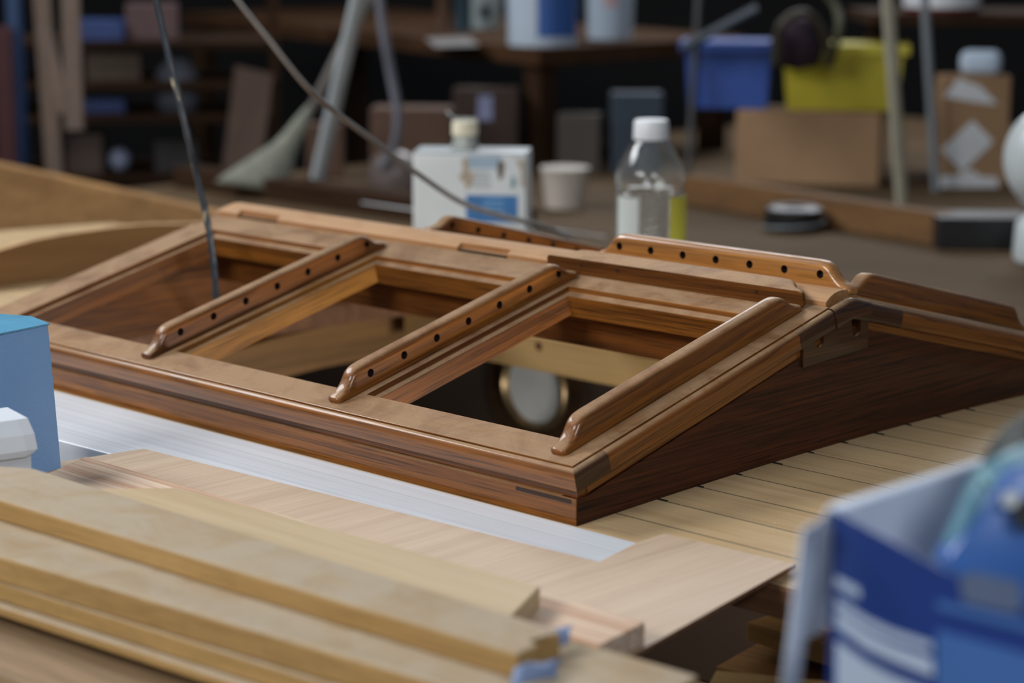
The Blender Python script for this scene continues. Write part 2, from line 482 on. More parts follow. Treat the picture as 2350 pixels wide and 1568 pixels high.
# ridge cap
def ridge_cap():
    bm = bmesh.new()
    def sect(x, near, zs=1.0, lo=0.0):
        r = []
        y0, y1 = near, 2 * RIDGE_Y - 0.4085
        zb = PZ + 0.4185 * sn - 0.004
        r.append((x, y0, zb)); 
        for k in range(9):
            t = k / 8; y = y0 + (y1 - y0) * t
            c = 1 - ((y - RIDGE_Y) / 0.0295) ** 2
            r.append((x, y, zb + 0.0075 * zs + 0.0105 * zs * max(c, 0) ** 0.8))
        r.append((x, y1, zb))
        return r
    N_ = 0.4090; S_ = 0.4165
    st = [(-LW - 0.012, N_, .15), (-LW - 0.011, N_, .45), (-LW - 0.004, N_, .8), (-LW + 0.006, N_, 1)]
    for a, b_ in ((-0.999, -0.915), (-0.566, -0.480)):
        st += [(a - 0.0005, N_, 1), (a, S_, 1), (b_, S_, 1), (b_ + 0.0005, N_, 1)]
    st += [(-0.006, N_, 1)]
    loft(bm, [sect(*s_) for s_ in st])
    return bm
capo = obj('ridge_cap', ridge_cap(), wood('ridge_cap_teak', 'x', s2l((146, 96, 54)), s2l((190, 140, 92)), s2l((196, 160, 122)), 0.7, 0.15, 0.5, 1, 1, 1.3, 0.2), root, True, 35)
capo['label'] = 'pale dusty strip along the ridge'
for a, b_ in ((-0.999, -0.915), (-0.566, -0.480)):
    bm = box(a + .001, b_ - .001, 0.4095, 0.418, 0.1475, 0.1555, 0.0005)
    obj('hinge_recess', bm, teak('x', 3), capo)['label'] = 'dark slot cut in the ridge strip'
# elbow of the bead over the ridge, at both gable ends
for side in (1, -1):
    sx = (lambda o: o) if side > 0 else (lambda o: -LW - o)
    stn = []
    base = []
    for v in (0.4148, 0.422): base.append((leaf_pt(v, 0), SL))
    for t in (0.5, 0.0, -0.5): base.append(((RIDGE_Y - 0.0135 * t, leaf_pt(0.4505, 0)[1] - 0.0012 * (1 + abs(t))), SL * t))
    for v in (0.422, 0.4148):
        y, z = leaf_pt(v, 0); base.append(((2 * RIDGE_Y - y, z), -SL))
    stn = [(lambda o, h, b=b: (sx(o * 1.12), b[0][0] - (h + 0.001) * math.sin(b[1]) * 1.0, b[0][1] + 0.0012 + h * 1.1 * math.cos(b[1]))) for b in base]
    obj('ridge_elbow', bead_run(stn), teak('y', 3), root, True, 50)['label'] = 'dark rounded elbow joining the two beads over the ridge'
# notched pads on the gable
def pad(x0, x1):
    top = [(0.3500, 0.0985), (0.3500, 0.1215), (0.3670, 0.1255)]
    for k in range(11):
        a = PI + PI * k / 10
        top.append((0.3775 + 0.0085 * math.cos(a), 0.1240 + 0.0085 * math.sin(a)))
    top += [(0.3862, 0.1325), (0.404, 0.1375), (0.424, 0.1415), (0.4360, 0.1415), (0.4363, 0.1290)]
    for k in range(11):
        a = PI + PI * k / 10
        top.append((0.4450 + 0.0085 * math.cos(a), 0.1275 + 0.0085 * math.sin(a)))
    top += [(0.4540, 0.1385), (0.4680, 0.1370), (0.4680, 0.1035)]
    return prism([(x1, y, z - 0.002) for y, z in top], 0, 0.0006, vec=(x0 - x1, 0, 0))
obj('notched_pad', pad(0.0055, 0.0094), teak('y', 3), root)['label'] = 'small dark block with two round notches under the ridge end'

# loose bars on the ridge
vcol = wood('golden_teak', 'y', s2l((128, 78, 28)), s2l((188, 128, 60)), DUST, 0.35, 0.9, 0.4, 1, 1, 7.0, 0.35)
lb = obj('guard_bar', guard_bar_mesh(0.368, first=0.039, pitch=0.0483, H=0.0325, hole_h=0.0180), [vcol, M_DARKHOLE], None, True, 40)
tag(lb, 'golden varnished wooden bar with seven drilled holes standing upright along the skylight ridge', 'wooden bar')
lb.rotation_euler = (0, 0, PI / 2); lb.location = (-0.003, 0.457, 0.1612)
lb2 = obj('guard_bar', guard_bar_mesh(0.372, (False, False), H=0.033, T=0.0195), [wood('dusty_teak', 'y', s2l((58, 31, 10)), s2l((126, 76, 30)), s2l((190, 156, 122)), 0.95, 0.04, 0.6, 1.0, 1.0, 4.4, 0.5, spec=0.15), M_DARKHOLE], None, True, 40)
tag(lb2, 'wooden bar lying on its side in front of the golden upright bar', 'wooden bar')
# lies on its side: length -> -x, height -> +v, thickness -> up
Mb = Matrix.Translation((0, 0, PZ)) @ Matrix.Rotation(SL, 4, 'X') @ Matrix.Translation((-0.022, 0.4035, 0.0106)) @ \
     Matrix(((0, -1, 0, 0), (0, 0, 1, 0), (1, 0, 0, 0), (0, 0, 0, 1)))
lb2.matrix_world = Mb
for y in (0.062, 0.262, 0.318):
    bm = bmesh.new(); tube(bm, [(0.002, y, -0.0004), (0.002, y, 0.0015)], 0.0022, 12)
    h = obj('screw_hole', bm, M_DARKHOLE, lb2)

# ------------------------------------------------------------ deck
def deckz(y): return 0.0018 - 0.045 * (y - 0.38) ** 2
bm = bmesh.new()
OX0, OX1, OY0, OY1 = -LW + 0.017, -0.016, 0.024, 2 * RIDGE_Y - 0.024
ys = [-0.012] + [OY0 + (OY1 - OY0) * k / 14 for k in range(15)] + [0.9 + 0.05 * k for k in range(0, 2)]
xs = [-2.05, OX0, OX1, 0.40]
TH = 0.030
grid = {}
for lvl in (0, 1):
    for i, x in enumerate(xs):
        for j, y in enumerate(ys):
            grid[(i, j, lvl)] = bm.verts.new((x, y, deckz(y) - (TH if lvl else 0)))
for i in range(3):
    for j in range(len(ys) - 1):
        hole = (i == 1 and 1 <= j < 15)
        if hole: continue
        for lvl in (0, 1):
            q = [grid[(i, j, lvl)], grid[(i + 1, j, lvl)], grid[(i + 1, j + 1, lvl)], grid[(i, j + 1, lvl)]]
            bm.faces.new(q)
def wall_(a, c):
    f = bm.faces.new((grid[a + (0,)], grid[c + (0,)], grid[c + (1,)], grid[a + (1,)])); f.material_index = 1
J = len(ys) - 1
for i in range(3): wall_((i, 0), (i + 1, 0)); wall_((i, J), (i + 1, J))
for j in range(J): wall_((0, j), (0, j + 1)); wall_((3, j), (3, j + 1))
for j in range(1, 15): wall_((1, j), (1, j + 1)); wall_((2, j), (2, j + 1))
wall_((1, 1), (2, 1)); wall_((1, 15), (2, 15))
deck = obj('planked_deck', bm, [M_DECK, M_PLYEDGE])
tag(deck, 'pale planked deck panel with thin dark seams under the skylight', 'deck')
# caulk ends along the gable foot
for k in range(0, 10):
    y = 0.118 + 0.0622 * k
    bm = box(0.0075, 0.014 if k % 3 else 0.019, y - 0.0009, y + 0.0009, deckz(y) - 0.001, deckz(y) + 0.0012)
    obj('caulk_end', bm, M_BLACK, deck)
# things below the opening: laminated arched beam, cross beam, bulkhead with portlight
arch = thing('arched_deck_beam', 'curved laminated wooden beam seen below through the middle opening of the skylight', 'beam')
def arch_piece(name, x0, x1, up, lo, mt, nm=arch):
    # up / lo: lists of (Y, Z)
    bm = bmesh.new()
    rings = []
    for (y, zu), (_, zl) in zip(up, lo):
        rings.append([(x0, y, zl), (x1, y, zl), (x1, y, zu), (x0, y, zu)])
    loft(bm, rings)
    return obj(name, bm, mt, nm)
def curve_on(X, pix, y0, y1, n=14):
    P_ = [atX(px, py, X) for px, py in pix]
    out = []
    for k in range(n + 1):
        y = y0 + (y1 - y0) * k / n
        # quadratic through three points
        (ya, za), (yb, zb), (yc, zc) = [(p.y, p.z) for p in P_]
        z = za * (y - yb) * (y - yc) / ((ya - yb) * (ya - yc)) + zb * (y - ya) * (y - yc) / ((yb - ya) * (yb - yc)) + zc * (y - ya) * (y - yb) / ((yc - ya) * (yc - yb))
        out.append((y, z))
    return out
XA = -1.10
up1 = curve_on(XA, [(560, 798), (760, 748), (1000, 722)], 0.05, 1.25)
arch_piece('lower_lamination', XA - 0.03, XA, up1, [(y, z - 0.062) for y, z in up1], M_OLD('y'))
arch_piece('upper_lamination', XA - 0.06, XA - 0.018, [(y, z + 0.050) for y, z in up1], [(y, z - 0.002) for y, z in up1], M_OLD('y'))
# cross beam along X
a = atY(1262, 745, 0.80)
zt = atY(1480, 935 - 140, 0.80).z
cb = thing('cross_beam', 'pale square pine beam crossing below the right opening of the skylight', 'beam')
p1 = atY(1204, 767, 0.78); p2 = atY(1500, 820, 0.78)
bm = box(-1.06, 0.25, 0.78, 0.87, p1.z - 0.052, p1.z, 0.003)
tag(obj('timber', bm, M_PINE('x', 2), cb), None, None)
kn = atY(1236, 795, 0.7795)
bm = bmesh.new(); tube(bm, [(kn.x, 0.7792, kn.z), (kn.x, 0.784, kn.z)], 0.0065, 14)
obj('knot', bm, plain('knot_brown', s2l((96, 60, 34)), .7), cb)['label'] = 'dark knot'
# bulkhead with portlight
pc = atY(1230, 890, 1.02)
bk = thing('portlight', 'round brass rimmed portlight seen below through the right opening of the skylight', 'porthole', (pc.x, 1.02, pc.z))
bm = bmesh.new()
n = 48
def ringpts(r, y, kx=1): return [(r * math.cos(2 * PI * k / n), y, r * math.sin(2 * PI * k / n)) for k in range(n)]
loft(bm, [ringpts(0.074, 0.0), ringpts(0.074, -0.010), ringpts(0.070, -0.014), ringpts(0.063, -0.014), ringpts(0.058, -0.006), ringpts(0.057, 0.002)], True, False)
obj('rim', bm, plain('aged_brass', s2l((150, 128, 96)), 0.35, 0.9, 0.2, 30), bk, True, 50)
bm = bmesh.new()
loft(bm, [ringpts(0.0575, -0.0035), ringpts(0.0575, -0.001)])
gm = plain('frosted_glass_daylight', s2l((170, 172, 170)), 0.25, var=0.15, scale=9, emit=0.14)
obj('glass', bm, gm, bk)
bm = bmesh.new()
loft(bm, [ringpts(0.105, 0.0), ringpts(0.105, -0.006), ringpts(0.076, -0.006)], True, False)
obj('backing_ring', bm, M_DARK('x'), bk, True, 40)
blk = obj('wall_bulkhead', box(-2.0, 0.35, 1.0225, 1.04, -0.70, -0.035), plain('bulkhead_brown', s2l((52, 38, 26)), 0.7))
struct(blk)

# ------------------------------------------------------------ foreground: bench, straight edge, plywood, boards
def lower(name, x0, x1, y0, y1, z0, z1, mt):
    return obj(name, box(x0, x1, y0, y1, z0, z1, 0.002), mt)
bench = thing('workbench', 'dark brown workbench under the plywood sheet and stacked boards', 'workbench')
obj('bench_top', box(-1.6, 1.25, -1.05, 0.02, -0.165, -0.125, 0.003), M_DARK('x'), bench)
for x in (-1.5, 1.12):
    for y in (-0.98, -0.10):
        obj('leg', box(x, x + 0.09, y, y + 0.09, -0.95, -0.1655, 0.002), M_DARK('z'), bench)
# bearers carrying deck
for k, (x, y0, y1) in enumerate(((-1.90, 0.03, 0.90), (0.30, 0.03, 0.90), (-0.98, -0.34, -0.013), (0.02, -0.34, -0.013))):
    b_ = obj('bearer', box(x, x + 0.05, y0, y1, -0.95 if k < 2 else -0.1245, -0.0445 if k < 2 else -0.0265, 0.002), M_DARK('y'))
    tag(b_, ['dark upright plank carrying the far left of the deck panel', 'dark upright plank carrying the right end of the deck panel',
             'dark timber bearer under the left part of the aluminium straight edge', 'dark timber bearer under the right part of the aluminium straight edge'][k], 'timber')
for k, x in enumerate((-1.5, 0.30)):
    pass
al = prism([(-1.15, -0.0135, -0.0010), (0.098, -0.0110, -0.0010), (0.112, -0.125, -0.0010), (-1.15, -0.177, -0.0010)], 0.025, 0.0012)
tag(obj('straight_edge', al, M_ALU), 'wide flat bare aluminium straight edge lying along the front of the skylight', 'metal bar')
plyz = 0.0036
pp = [atz(x, y, plyz) for x, y in ((330, 1030), (1375, 1290), (1468, 1243), (1525, 1225), (1825, 1295), (1475, 1490))]
pp.append(Vector((0.47, -0.47, plyz))); pp[-1] = pp[5] + (pp[5] - pp[4]) * 1.1
pp.append(Vector((-0.56, -0.44, plyz)))
pp[3].z = pp[3].z
bm = bmesh.new()
vs = [bm.verts.new(p) for p in pp]; vb = [bm.verts.new(p - Vector((0, 0, 0.0040))) for p in pp]
bm.faces.new(vs); bm.faces.new(vb[::-1])
for i in range(len(pp)):
    f = bm.faces.new((vs[i], vb[i], vb[(i + 1) % len(pp)], vs[(i + 1) % len(pp)])); f.material_index = 1
tag(obj('plywood_sheet', bm, [M_PLY, M_PLYEDGE]), 'pinkish beige plywood sheet notched around the right end of the aluminium bar', 'plywood')

def board(name, pix, z, th, mats, label, cat='board', ext=None, bevel=0.0015, endmat=None):
    P_ = [atz(x, y, z) if not isinstance(x, Vector) else x for x, y in pix]
    o = obj(name, prism(P_, th, bevel), mats); tag(o, label, cat, 'boards stacked in front'); return o
def quad(x0, yf0, yn0, x1, yf1, yn1, z): return [Vector((x0, yf0, z)), Vector((x1, yf1, z)), Vector((x1, yn1, z)), Vector((x0, yn0, z))]
def slab(label, pts, th, mt, bevel=0.0015):
    o = obj('wooden_board', prism(pts, th, bevel), mt); tag(o, label, 'board'); return o
# B lowest, striped pine
bz = 0.0220
B0 = atz(196, 1047, bz); B1 = atz(1481, 1428, bz); B2 = atz(1375, 1482, bz)
dB = (B1 - B0).normalized(); nB = (B2 - B1)
slab('striped pink-white pine board whose broken right end shows past the others', [B0, B1, B2, B0 + (B2 - B1) * 1.0 + Vector((0.02, 0, 0))], 0.0180,
     wood('striped_pine', 'x', s2l((188, 146, 118)), s2l((226, 204, 180)), None, 0, 0, 0.7, 2.2, 1.0, 5.0, 0.05, spec=0.2))
# A on top of B
az = 0.0400
A0 = atz(409, 1119, az); A1 = atz(1240, 1345, az)
A0 = A1 + (A0 - A1).normalized() * (A0 - A1).length
slab('pale thin board on top of the striped pine board, ending square on the right', [A0, A1, A1 + Vector((0.055, -0.110, 0)), A0 + Vector((-0.075, -0.085, 0))], 0.0178,
     wood('pale_board', 'x', s2l((184, 158, 118)), s2l((200, 178, 142)), None, 0, 0, 0.6, 0.9, 0.7, 2.0, 0.10))
# C top grey board
cz = 0.0705
C0 = atz(80, 1075, cz); C1 = atz(1288, 1452, cz); C1b = atz(1240, 1478, cz); C2 = atz(1187, 1501, cz); C3 = atz(0, 1148, cz)
dC = (C2 - C3).normalized()
slab('thick weathered grey-topped board with golden sawn edge and a rough dark right end', [C0, C1 + Vector((-.012, .004, 0)), C1, C1b + Vector((-0.014, -0.004, 0)), C1b, C2, C3 - dC * 0.10, C3 - dC * 0.10 + Vector((0, 0.07, 0))], 0.0190,
     rough_sawn('x', 0), 0.0025)
# D
dz = 0.0514
D2 = atz(800, 1510, dz); D3 = atz(0, 1278, dz); dD = (D2 - D3).normalized()
DR = atz(1605, 1550, dz); DRf = atz(1375, 1484, dz)
dF = (DR - DRf).normalized()
slab('grey-topped board under the thick board, reaching further right than it', [DR - dF * 0.90, DR, D2 + dD * ((DR - D2).dot(dD) + 0.02), D3 - dD * 0.14], 0.0225, rough_sawn('x', 1), 0.0025)
# E
ez = 0.0288
E3 = atz(0, 1338, ez); E2 = atz(800, 1588, ez); dE = (E2 - E3).normalized()
slab('golden board with a clean edge below the grey-topped board', [E3 - dE * 0.14 + Vector((0, 0.20, 0)), E2 + dE * 0.30 + Vector((0, 0.165, 0)), E2 + dE * 0.30, E3 - dE * 0.14], 0.0160, rough_sawn('x', 2), 0.002)
slab('narrow board under the golden board, mostly hidden in the stack', [E3 - dE * 0.12 + Vector((0, 0.18, -0.0165)), E2 + dE * 0.28 + Vector((0, 0.15, -0.0165)), E2 + dE * 0.28 + Vector((0, -0.008, -0.0165)), E3 - dE * 0.12 + Vector((0, -0.008, -0.0165))], 0.0082, rough_sawn('x', 3), 0.002)
# F
fz = -0.010
F3 = atz(0, 1420, fz); F2 = atz(420, 1568, fz); dFv = (F2 - F3).normalized()
slab('worn dirty board nearest the camera at the bottom left', [F3 - dFv * 0.2 + Vector((0, .05, 0)), F2 + dFv * 0.55 + Vector((0, .05, 0)), F2 + dFv * 0.55 + Vector((0, -0.09, 0)), F3 - dFv * 0.2 + Vector((0, -0.075, 0))], 0.020,
     wood('dirty_board', 'x', s2l((120, 98, 72)), s2l((168, 140, 106)), None, 0, 0, 0.7, 1.3, 0.35, 8.0, 0.3), 0.002)
# packers under the ply edge / stack
for k, (x0, x1, y0, y1, z1) in enumerate(((-0.32, 0.18, -0.42, -0.36, -0.0008), (-0.25, 0.5, -0.70, -0.60, -0.0305))):
    b_ = obj('packer', box(x0, x1, y0, y1, -0.1245, z1, 0.002), M_DARK('x'))
    tag(b_, ['dark wooden packer on the bench holding up the plywood sheet', 'dark wooden packer on the bench under the boards nearest the camera'][k], 'timber')
# blue torn tape at the board end
def crumple(pix, z, seed, name_label):
    r = random.Random(seed)
    pts = [atz(x, y, z + zz) for x, y, zz in pix]
    bm = bmesh.new()
    nn = len(pts)
    L_ = [bm.verts.new(p + Vector((0, 0, 0.006 + r.uniform(-.002, .002)))) for p in pts]
    R__ = [bm.verts.new(p + Vector((0.003, -0.006, r.uniform(-.002, .002)))) for p in pts]
    R2_ = [bm.verts.new(p + Vector((0.006, -0.009, -0.004 + r.uniform(-.002, .002)))) for p in pts]
    for A_, B_ in ((L_, R__), (R__, R2_)):
        for i in range(nn - 1): bm.faces.new((A_[i], A_[i + 1], B_[i + 1], B_[i]))
    o = obj('tape_strip', bm, plain('blue_masking_tape', s2l((120, 138, 172)), 0.6), None, True)
    md = o.modifiers.new('s', 'SOLIDIFY'); md.thickness = 0.0008
    tag(o, name_label, 'tape'); return o
crumple([(1255, 1478, 0), (1272, 1466, .002), (1290, 1462, 0), (1312, 1450, .004)], 0.0585, 1, 'small torn strip of blue tape at the far corner of the rough board end')
crumple([(1180, 1560, 0), (1210, 1545, .003), (1245, 1536, 0), (1285, 1524, .002)], 0.0585, 2, 'longer torn strip of blue tape below the rough board end')

# offcuts on the bench at the right
def offcut(p, z, dx, dy, th, rz, mt, label):
    c = atz(p[0], p[1], z)
    t = tag(obj('wood_offcut', box(0, dx, 0, dy, -th, 0, 0.002), mt), label, 'wood offcut')
    t.location = c; t.rotation_euler = (0, 0, rz); return t
offcut((1712, 1428), -0.075, 0.26, 0.10, 0.018, -0.05, M_PINE('x', 4), 'pale pine offcut poking out from under the blue carton, middle of the three')
offcut((1770, 1352), -0.068, 0.2, 0.10, 0.030, 0.1, M_PINE('x', 5), 'upper pale offcut between the plywood corner and the blue carton')
offcut((1610, 1600), -0.090, 0.25, 0.07, 0.018, 0.5, M_PINE('x', 6), 'pale offcut lowest in view between the boards and the blue carton')
bb = tag(obj('wood_offcut', box(0, .42, 0, .22, -.018, 0, .002), M_OLD('x')), 'flat brown board lying on the bench under the pale offcuts', 'board')
bb.location = atz(1640, 1530, -0.1065); bb.rotation_euler = (0, 0, 0.15)

# ------------------------------------------------------------ blue box and white box at left
def blue_mat():
    mt, nt, N, L, b = new_mat('blue_embossed_card')
    n1 = noise(nt, mapping(nt, (900, 260, 260)), 1.0, 3, 0.6)
    n2 = noise(nt, mapping(nt, (260, 260, 900), (4, 0, 0)), 1.0, 3, 0.6)
    n3 = noise(nt, mapping(nt, (3, 3, 3)), 1.0, 3, 0.6)
    L.new(ramp(nt, n3, [(0.3, s2l((126, 172, 228))), (0.7, s2l((148, 190, 238)))]), b.inputs['Base Color'])
    b.inputs['Roughness'].default_value = 0.42
    w = N.new('ShaderNodeTexWave'); w.inputs['Scale'].default_value = 130; w.inputs['Distortion'].default_value = 3.5; w.bands_direction = 'Z'
    L.new(mapping(nt, (1, 1, 1)), w.inputs['Vector'])
    h = mathn(nt, 'ADD', mathn(nt, 'ADD', n1, n2), mathn(nt, 'MULTIPLY', w.outputs['Fac'], 0.6))
    bp = N.new('ShaderNodeBump'); bp.inputs['Strength'].default_value = 0.35; bp.inputs['Distance'].default_value = 0.001
    L.new(h, bp.inputs['Height']); L.new(bp.outputs[0], b.inputs['Normal'])
    return mt
M_BLUE = blue_mat()
M_BLUETOP = plain('glossy_blue_card', s2l((104, 172, 208)), 0.3, var=0.1, scale=20)
bt = at(110, 747, 2.16)
H_ = bt.z + 0.1245
bx = thing('blue_box', 'tall light blue cardboard box with embossed sides standing at the left edge beside the skylight', 'box', (bt.x, bt.y, -0.1245))
ROTB = 0.13
bx.rotation_euler = (0, 0, ROTB)
lean = 0.016
def bxpt(x, y, z): return (x, y, z)
bm = bmesh.new()
W_, D_ = 0.085, 0.16
bot = [(lean * 1.2, 0.0, 0), (lean * 1.2, -D_, 0), (lean * 1.2 - W_, -D_, 0), (lean * 1.2 - W_, 0, 0)]
topp = [(0, 0, H_), (0, -D_, H_ - 0.002), (-W_, -D_, H_), (-W_, 0.0, H_)]
loft(bm, [bot, [(Vector(a).lerp(Vector(c), .5) + Vector((0.001, 0, 0))) for a, c in zip(bot, topp)], topp])
obj('carton', bm, M_BLUE, bx)
bm = prism([(0.0015, 0.0012, H_ + 0.0022), (-0.036, 0.010, H_ + 0.0042), (-W_, 0.006, H_ + 0.002), (-W_, -D_ - 0.002, H_ + 0.002), (0.0015, -D_ - 0.002, H_ + 0.0012)], 0.0018, 0.0003)
obj('lid_flap', bm, M_BLUETOP, bx)['label'] = 'brighter glossy blue top flap'
bm = box(-0.075, -0.042, -0.10, -0.040, H_ + 0.0035, H_ + 0.0042)
obj('sticker', bm, M_WHITE, bx)['label'] = 'white sticker on the box top'

wt = at(57, 966, 1.98)
wb = thing('white_carton', 'small white carton with a creased lid flap in front of the blue box', 'box', (0, 0, 0))
p_tr = at(55, 964, 1.98); p_rr = at(76, 1030, 1.93); 
M_WCARD = plain('white_card', s2l((214, 220, 228)), 0.6, var=0.04)
vx = Vector((-0.2, -0.98, 0)).normalized()
vy = Vector((-0.98, 0.2, 0)).normalized()
base = Vector((p_tr.x, p_tr.y, -0.1245)); hh = p_tr.z - base.z
bm = bmesh.new()
ring0 = [base + Vector((0.009, 0, 0)), base + vx * 0.12 + Vector((0.009, 0, 0)), base + vx * 0.12 + vy * 0.05, base + vy * 0.05]
loft(bm, [ring0, [p + Vector((0, 0, hh - 0.03)) for p in ring0], [base + Vector((-0.002, 0, hh - 0.002)), base + vx * 0.12 + Vector((0.0, 0, hh - 0.002)), base + vx * 0.12 + vy * 0.05 + Vector((0, 0, hh - 0.002)), base + vy * 0.05 + Vector((0, 0, hh - 0.002))]])
obj('carton', bm, M_WCARD, wb, True, 25)
q0 = base + Vector((0, 0, hh)); 
bm = bmesh.new()
fl = [[q0 + vy * 0.05, q0 + Vector((-0.001, 0.006, 0.003))], [q0 + vx * 0.002, q0 + Vector((0.004, 0, 0))]]
prof = [(q0 + vy * 0.05 + Vector((0, 0, .002))), q0 + Vector((0, 0, 0.0012)), q0 + Vector((0.0105, 0, -0.012)), q0 + Vector((0.0145, 0, -0.026)), q0 + Vector((0.0135, 0, -0.032))]
rows = []
for t, off in ((0, Vector((0, .004, 0))), (0.06, Vector((0, 0, 0))), (0.5, Vector((0, 0, 0))), (1, Vector((0, 0, 0)))):
    rows.append([bm.verts.new(p + vx * 0.12 * t + off + (Vector((0, -.004, 0.003)) if (t == 0 and k == 4) else Vector())) for k, p in enumerate(prof)])
for r1, r2 in zip(rows, rows[1:]):
    for k in range(len(prof) - 1): bm.faces.new((r1[k], r1[k + 1], r2[k + 1], r2[k]))
fo = obj('lid_flap', bm, M_WCARD, wb); md = fo.modifiers.new('s', 'SOLIDIFY'); md.thickness = 0.0012

# ------------------------------------------------------------ blue printed carton at right with tool
M_NAVY = plain('navy_print', s2l((30, 54, 118)), 0.35, var=0.10, scale=4)
M_GREYIN = plain('grey_board_inside', s2l((196, 208, 226)), 0.6, var=0.05)
M_LBLUE = plain('mid_blue_print', s2l((62, 100, 160)), 0.35, var=0.08)
M_PALEPR = plain('pale_print', s2l((168, 184, 206)), 0.4, var=0.05)
DC = 1.20
k0 = at(1912, 1172, DC)
ct = thing('open_carton', 'open navy blue printed carton with pale inside and hanging flap at lower right', 'box', (k0.x, k0.y, -0.1245))
HC = k0.z + 0.1245
fdir = (atz(2350, 1330, k0.z) - k0); fdir = Vector((0.94, -0.16, 0)).normalized()
ldir = Vector((0.05, 1, 0)).normalized()
FWD, LWD = 0.30, 0.26
def wallq(a, dvec, length, h0, h1, th, sag=0.0, n=10):
    """upright wall strip from a along dvec, top height from h0 to h1 with a sag"""
    nv = Vector((-dvec.y, dvec.x, 0)) * th
    rings = []
    for k in range(n + 1):
        t = k / n
        p = a + dvec * length * t
        h = h0 + (h1 - h0) * t - sag * math.sin(PI * t)
        rings.append([p, p + Vector((0, 0, h)), p + nv + Vector((0, 0, h)), p + nv])
    bm = bmesh.new(); loft(bm, rings); return bm
O = Vector((0, 0, 0))
fp = obj('front_panel', wallq(O, fdir, FWD, HC, HC - 0.028, 0.0015, 0.008), M_NAVY, ct)
obj('side_panel', wallq(O, ldir, LWD, HC, HC + 0.004, -0.0015, 0.0), M_GREYIN, ct)['label'] = 'pale inner face'
obj('side_panel', wallq(O + fdir * FWD, ldir, LWD, HC - .028, HC, 0.0015, 0), M_GREYIN, ct)
obj('back_panel', wallq(O + ldir * LWD, fdir, FWD, HC + .004, HC, -0.0015, 0.0), M_GREYIN, ct)
obj('bottom_panel', prism([O, fdir * FWD, fdir * FWD + ldir * LWD, ldir * LWD], -0.002), M_GREYIN, ct)
# print on the front panel
def printq(u0, u1, za0, za1, zb0, zb1, mt, nm='printed_patch', lift=0.0012):
    nv = Vector((fdir.y, -fdir.x, 0))
    P_ = [fdir * u0 + Vector((0, 0, za0)), fdir * u0 + Vector((0, 0, za1)), fdir * u1 + Vector((0, 0, zb1)), fdir * u1 + Vector((0, 0, zb0))]
    P_ = [p + nv * lift for p in P_]
    return obj(nm, prism(P_, 0, vec=-nv * lift * 0.7), mt, ct)
def panel_uz(x, y):
    r = CF + CR * ((x - 1175) / FPX) - CU * ((y - 784) / FPX)
    nv = Vector((fdir.y, -fdir.x, 0))
    t = (k0 - CAM).dot(nv) / r.dot(nv)
    q = CAM + r * t - k0
    return q.dot(fdir), q.z + HC
def printp(pix, mt, nm, lift=0.0012, lab=None):
    nv = Vector((fdir.y, -fdir.x, 0)); P_ = []
    for x, y in pix:
        u, z = panel_uz(x, y); P_.append(fdir * u + Vector((0, 0, max(z, 0.004))) + nv * lift)
    o_ = obj(nm, prism(P_, 0, vec=-nv * 0.0008), mt, ct)
    if lab: o_['label'] = lab
printp([(1920, 1322), (1975, 1352), (1975, 1374), (1920, 1342)], M_PALEPR, 'printed_bar')
printp([(1922, 1372), (1990, 1418), (2050, 1446), (2140, 1476), (2140, 1494), (2050, 1466), (1990, 1438), (1922, 1392)], M_PALEPR, 'printed_bar')
printp([(1922, 1402), (1990, 1450), (2050, 1480), (2142, 1514), (2144, 1552), (2050, 1516), (1990, 1488), (1922, 1436)], M_PALEPR, 'printed_bar')
printp([(1922, 1470), (1990, 1520), (2050, 1552), (2144, 1592), (2144, 1680), (1922, 1640)], M_PALEPR, 'printed_bar')
printp([(2152, 1446), (2420, 1520), (2420, 1750), (2152, 1720)], M_LBLUE, 'printed_panel', .0012, 'mid blue printed area')
printp([(2152, 1378), (2420, 1440), (2420, 1462), (2152, 1396)], M_LBLUE, 'printed_panel', .0012, 'mid blue printed line')
printp([(2205, 1320), (2240, 1312), (2345, 1336), (2350, 1400), (2330, 1408), (2215, 1382)], plain('slate_print', s2l((84, 98, 126)), .4), 'printed_panel', .0016, 'slate grey printed patch')
# outward flap hanging on the left
bm = bmesh.new()
rows = []
prof = [(0.0, 0.0), (-0.006, 0.001), (-0.012, -0.010), (-0.020, -0.040), (-0.027, -0.066), (-0.033, -0.090)]
for t in (0, 0.25, 0.5, 0.75, 1.0):
    rows.append([bm.verts.new(ldir * (0.004 + (LWD - 0.01) * t * (0.7 if False else 1)) + Vector((x * (1 + 0.5 * (t < .01) * 0), 0, HC + 0.003 * t + z * (1.0 - 0.25 * t)))) for x, z in prof])
for r1, r2 in zip(rows, rows[1:]):
    for k in range(len(prof) - 1): bm.faces.new((r1[k], r1[k + 1], r2[k + 1], r2[k]))
fo = obj('side_flap', bm, M_GREYIN, ct, True); md = fo.modifiers.new('s', 'SOLIDIFY'); md.thickness = 0.0015
bm = bmesh.new()
rows = []
prof = [(0.0, 0.0), (-0.005, -0.004), (-0.008, -0.03), (-0.012, -0.07), (-0.017, -0.11)]
for t in (0, 0.5, 1.0):
    rows.append([bm.verts.new(Vector((0, -0.001, 0)) + Vector((x - 0.004 * t, -0.022 + 0.022 * t, HC - 0.004 + z * (0.95 + 0.05 * t)))) for x, z in prof])
for r1, r2 in zip(rows, rows[1:]):
    for k in range(len(prof) - 1): bm.faces.new((r1[k], r1[k + 1], r2[k + 1], r2[k]))
fo = obj('corner_flap', bm, M_GREYIN, ct, True); md = fo.modifiers.new('s', 'SOLIDIFY'); md.thickness = 0.0015
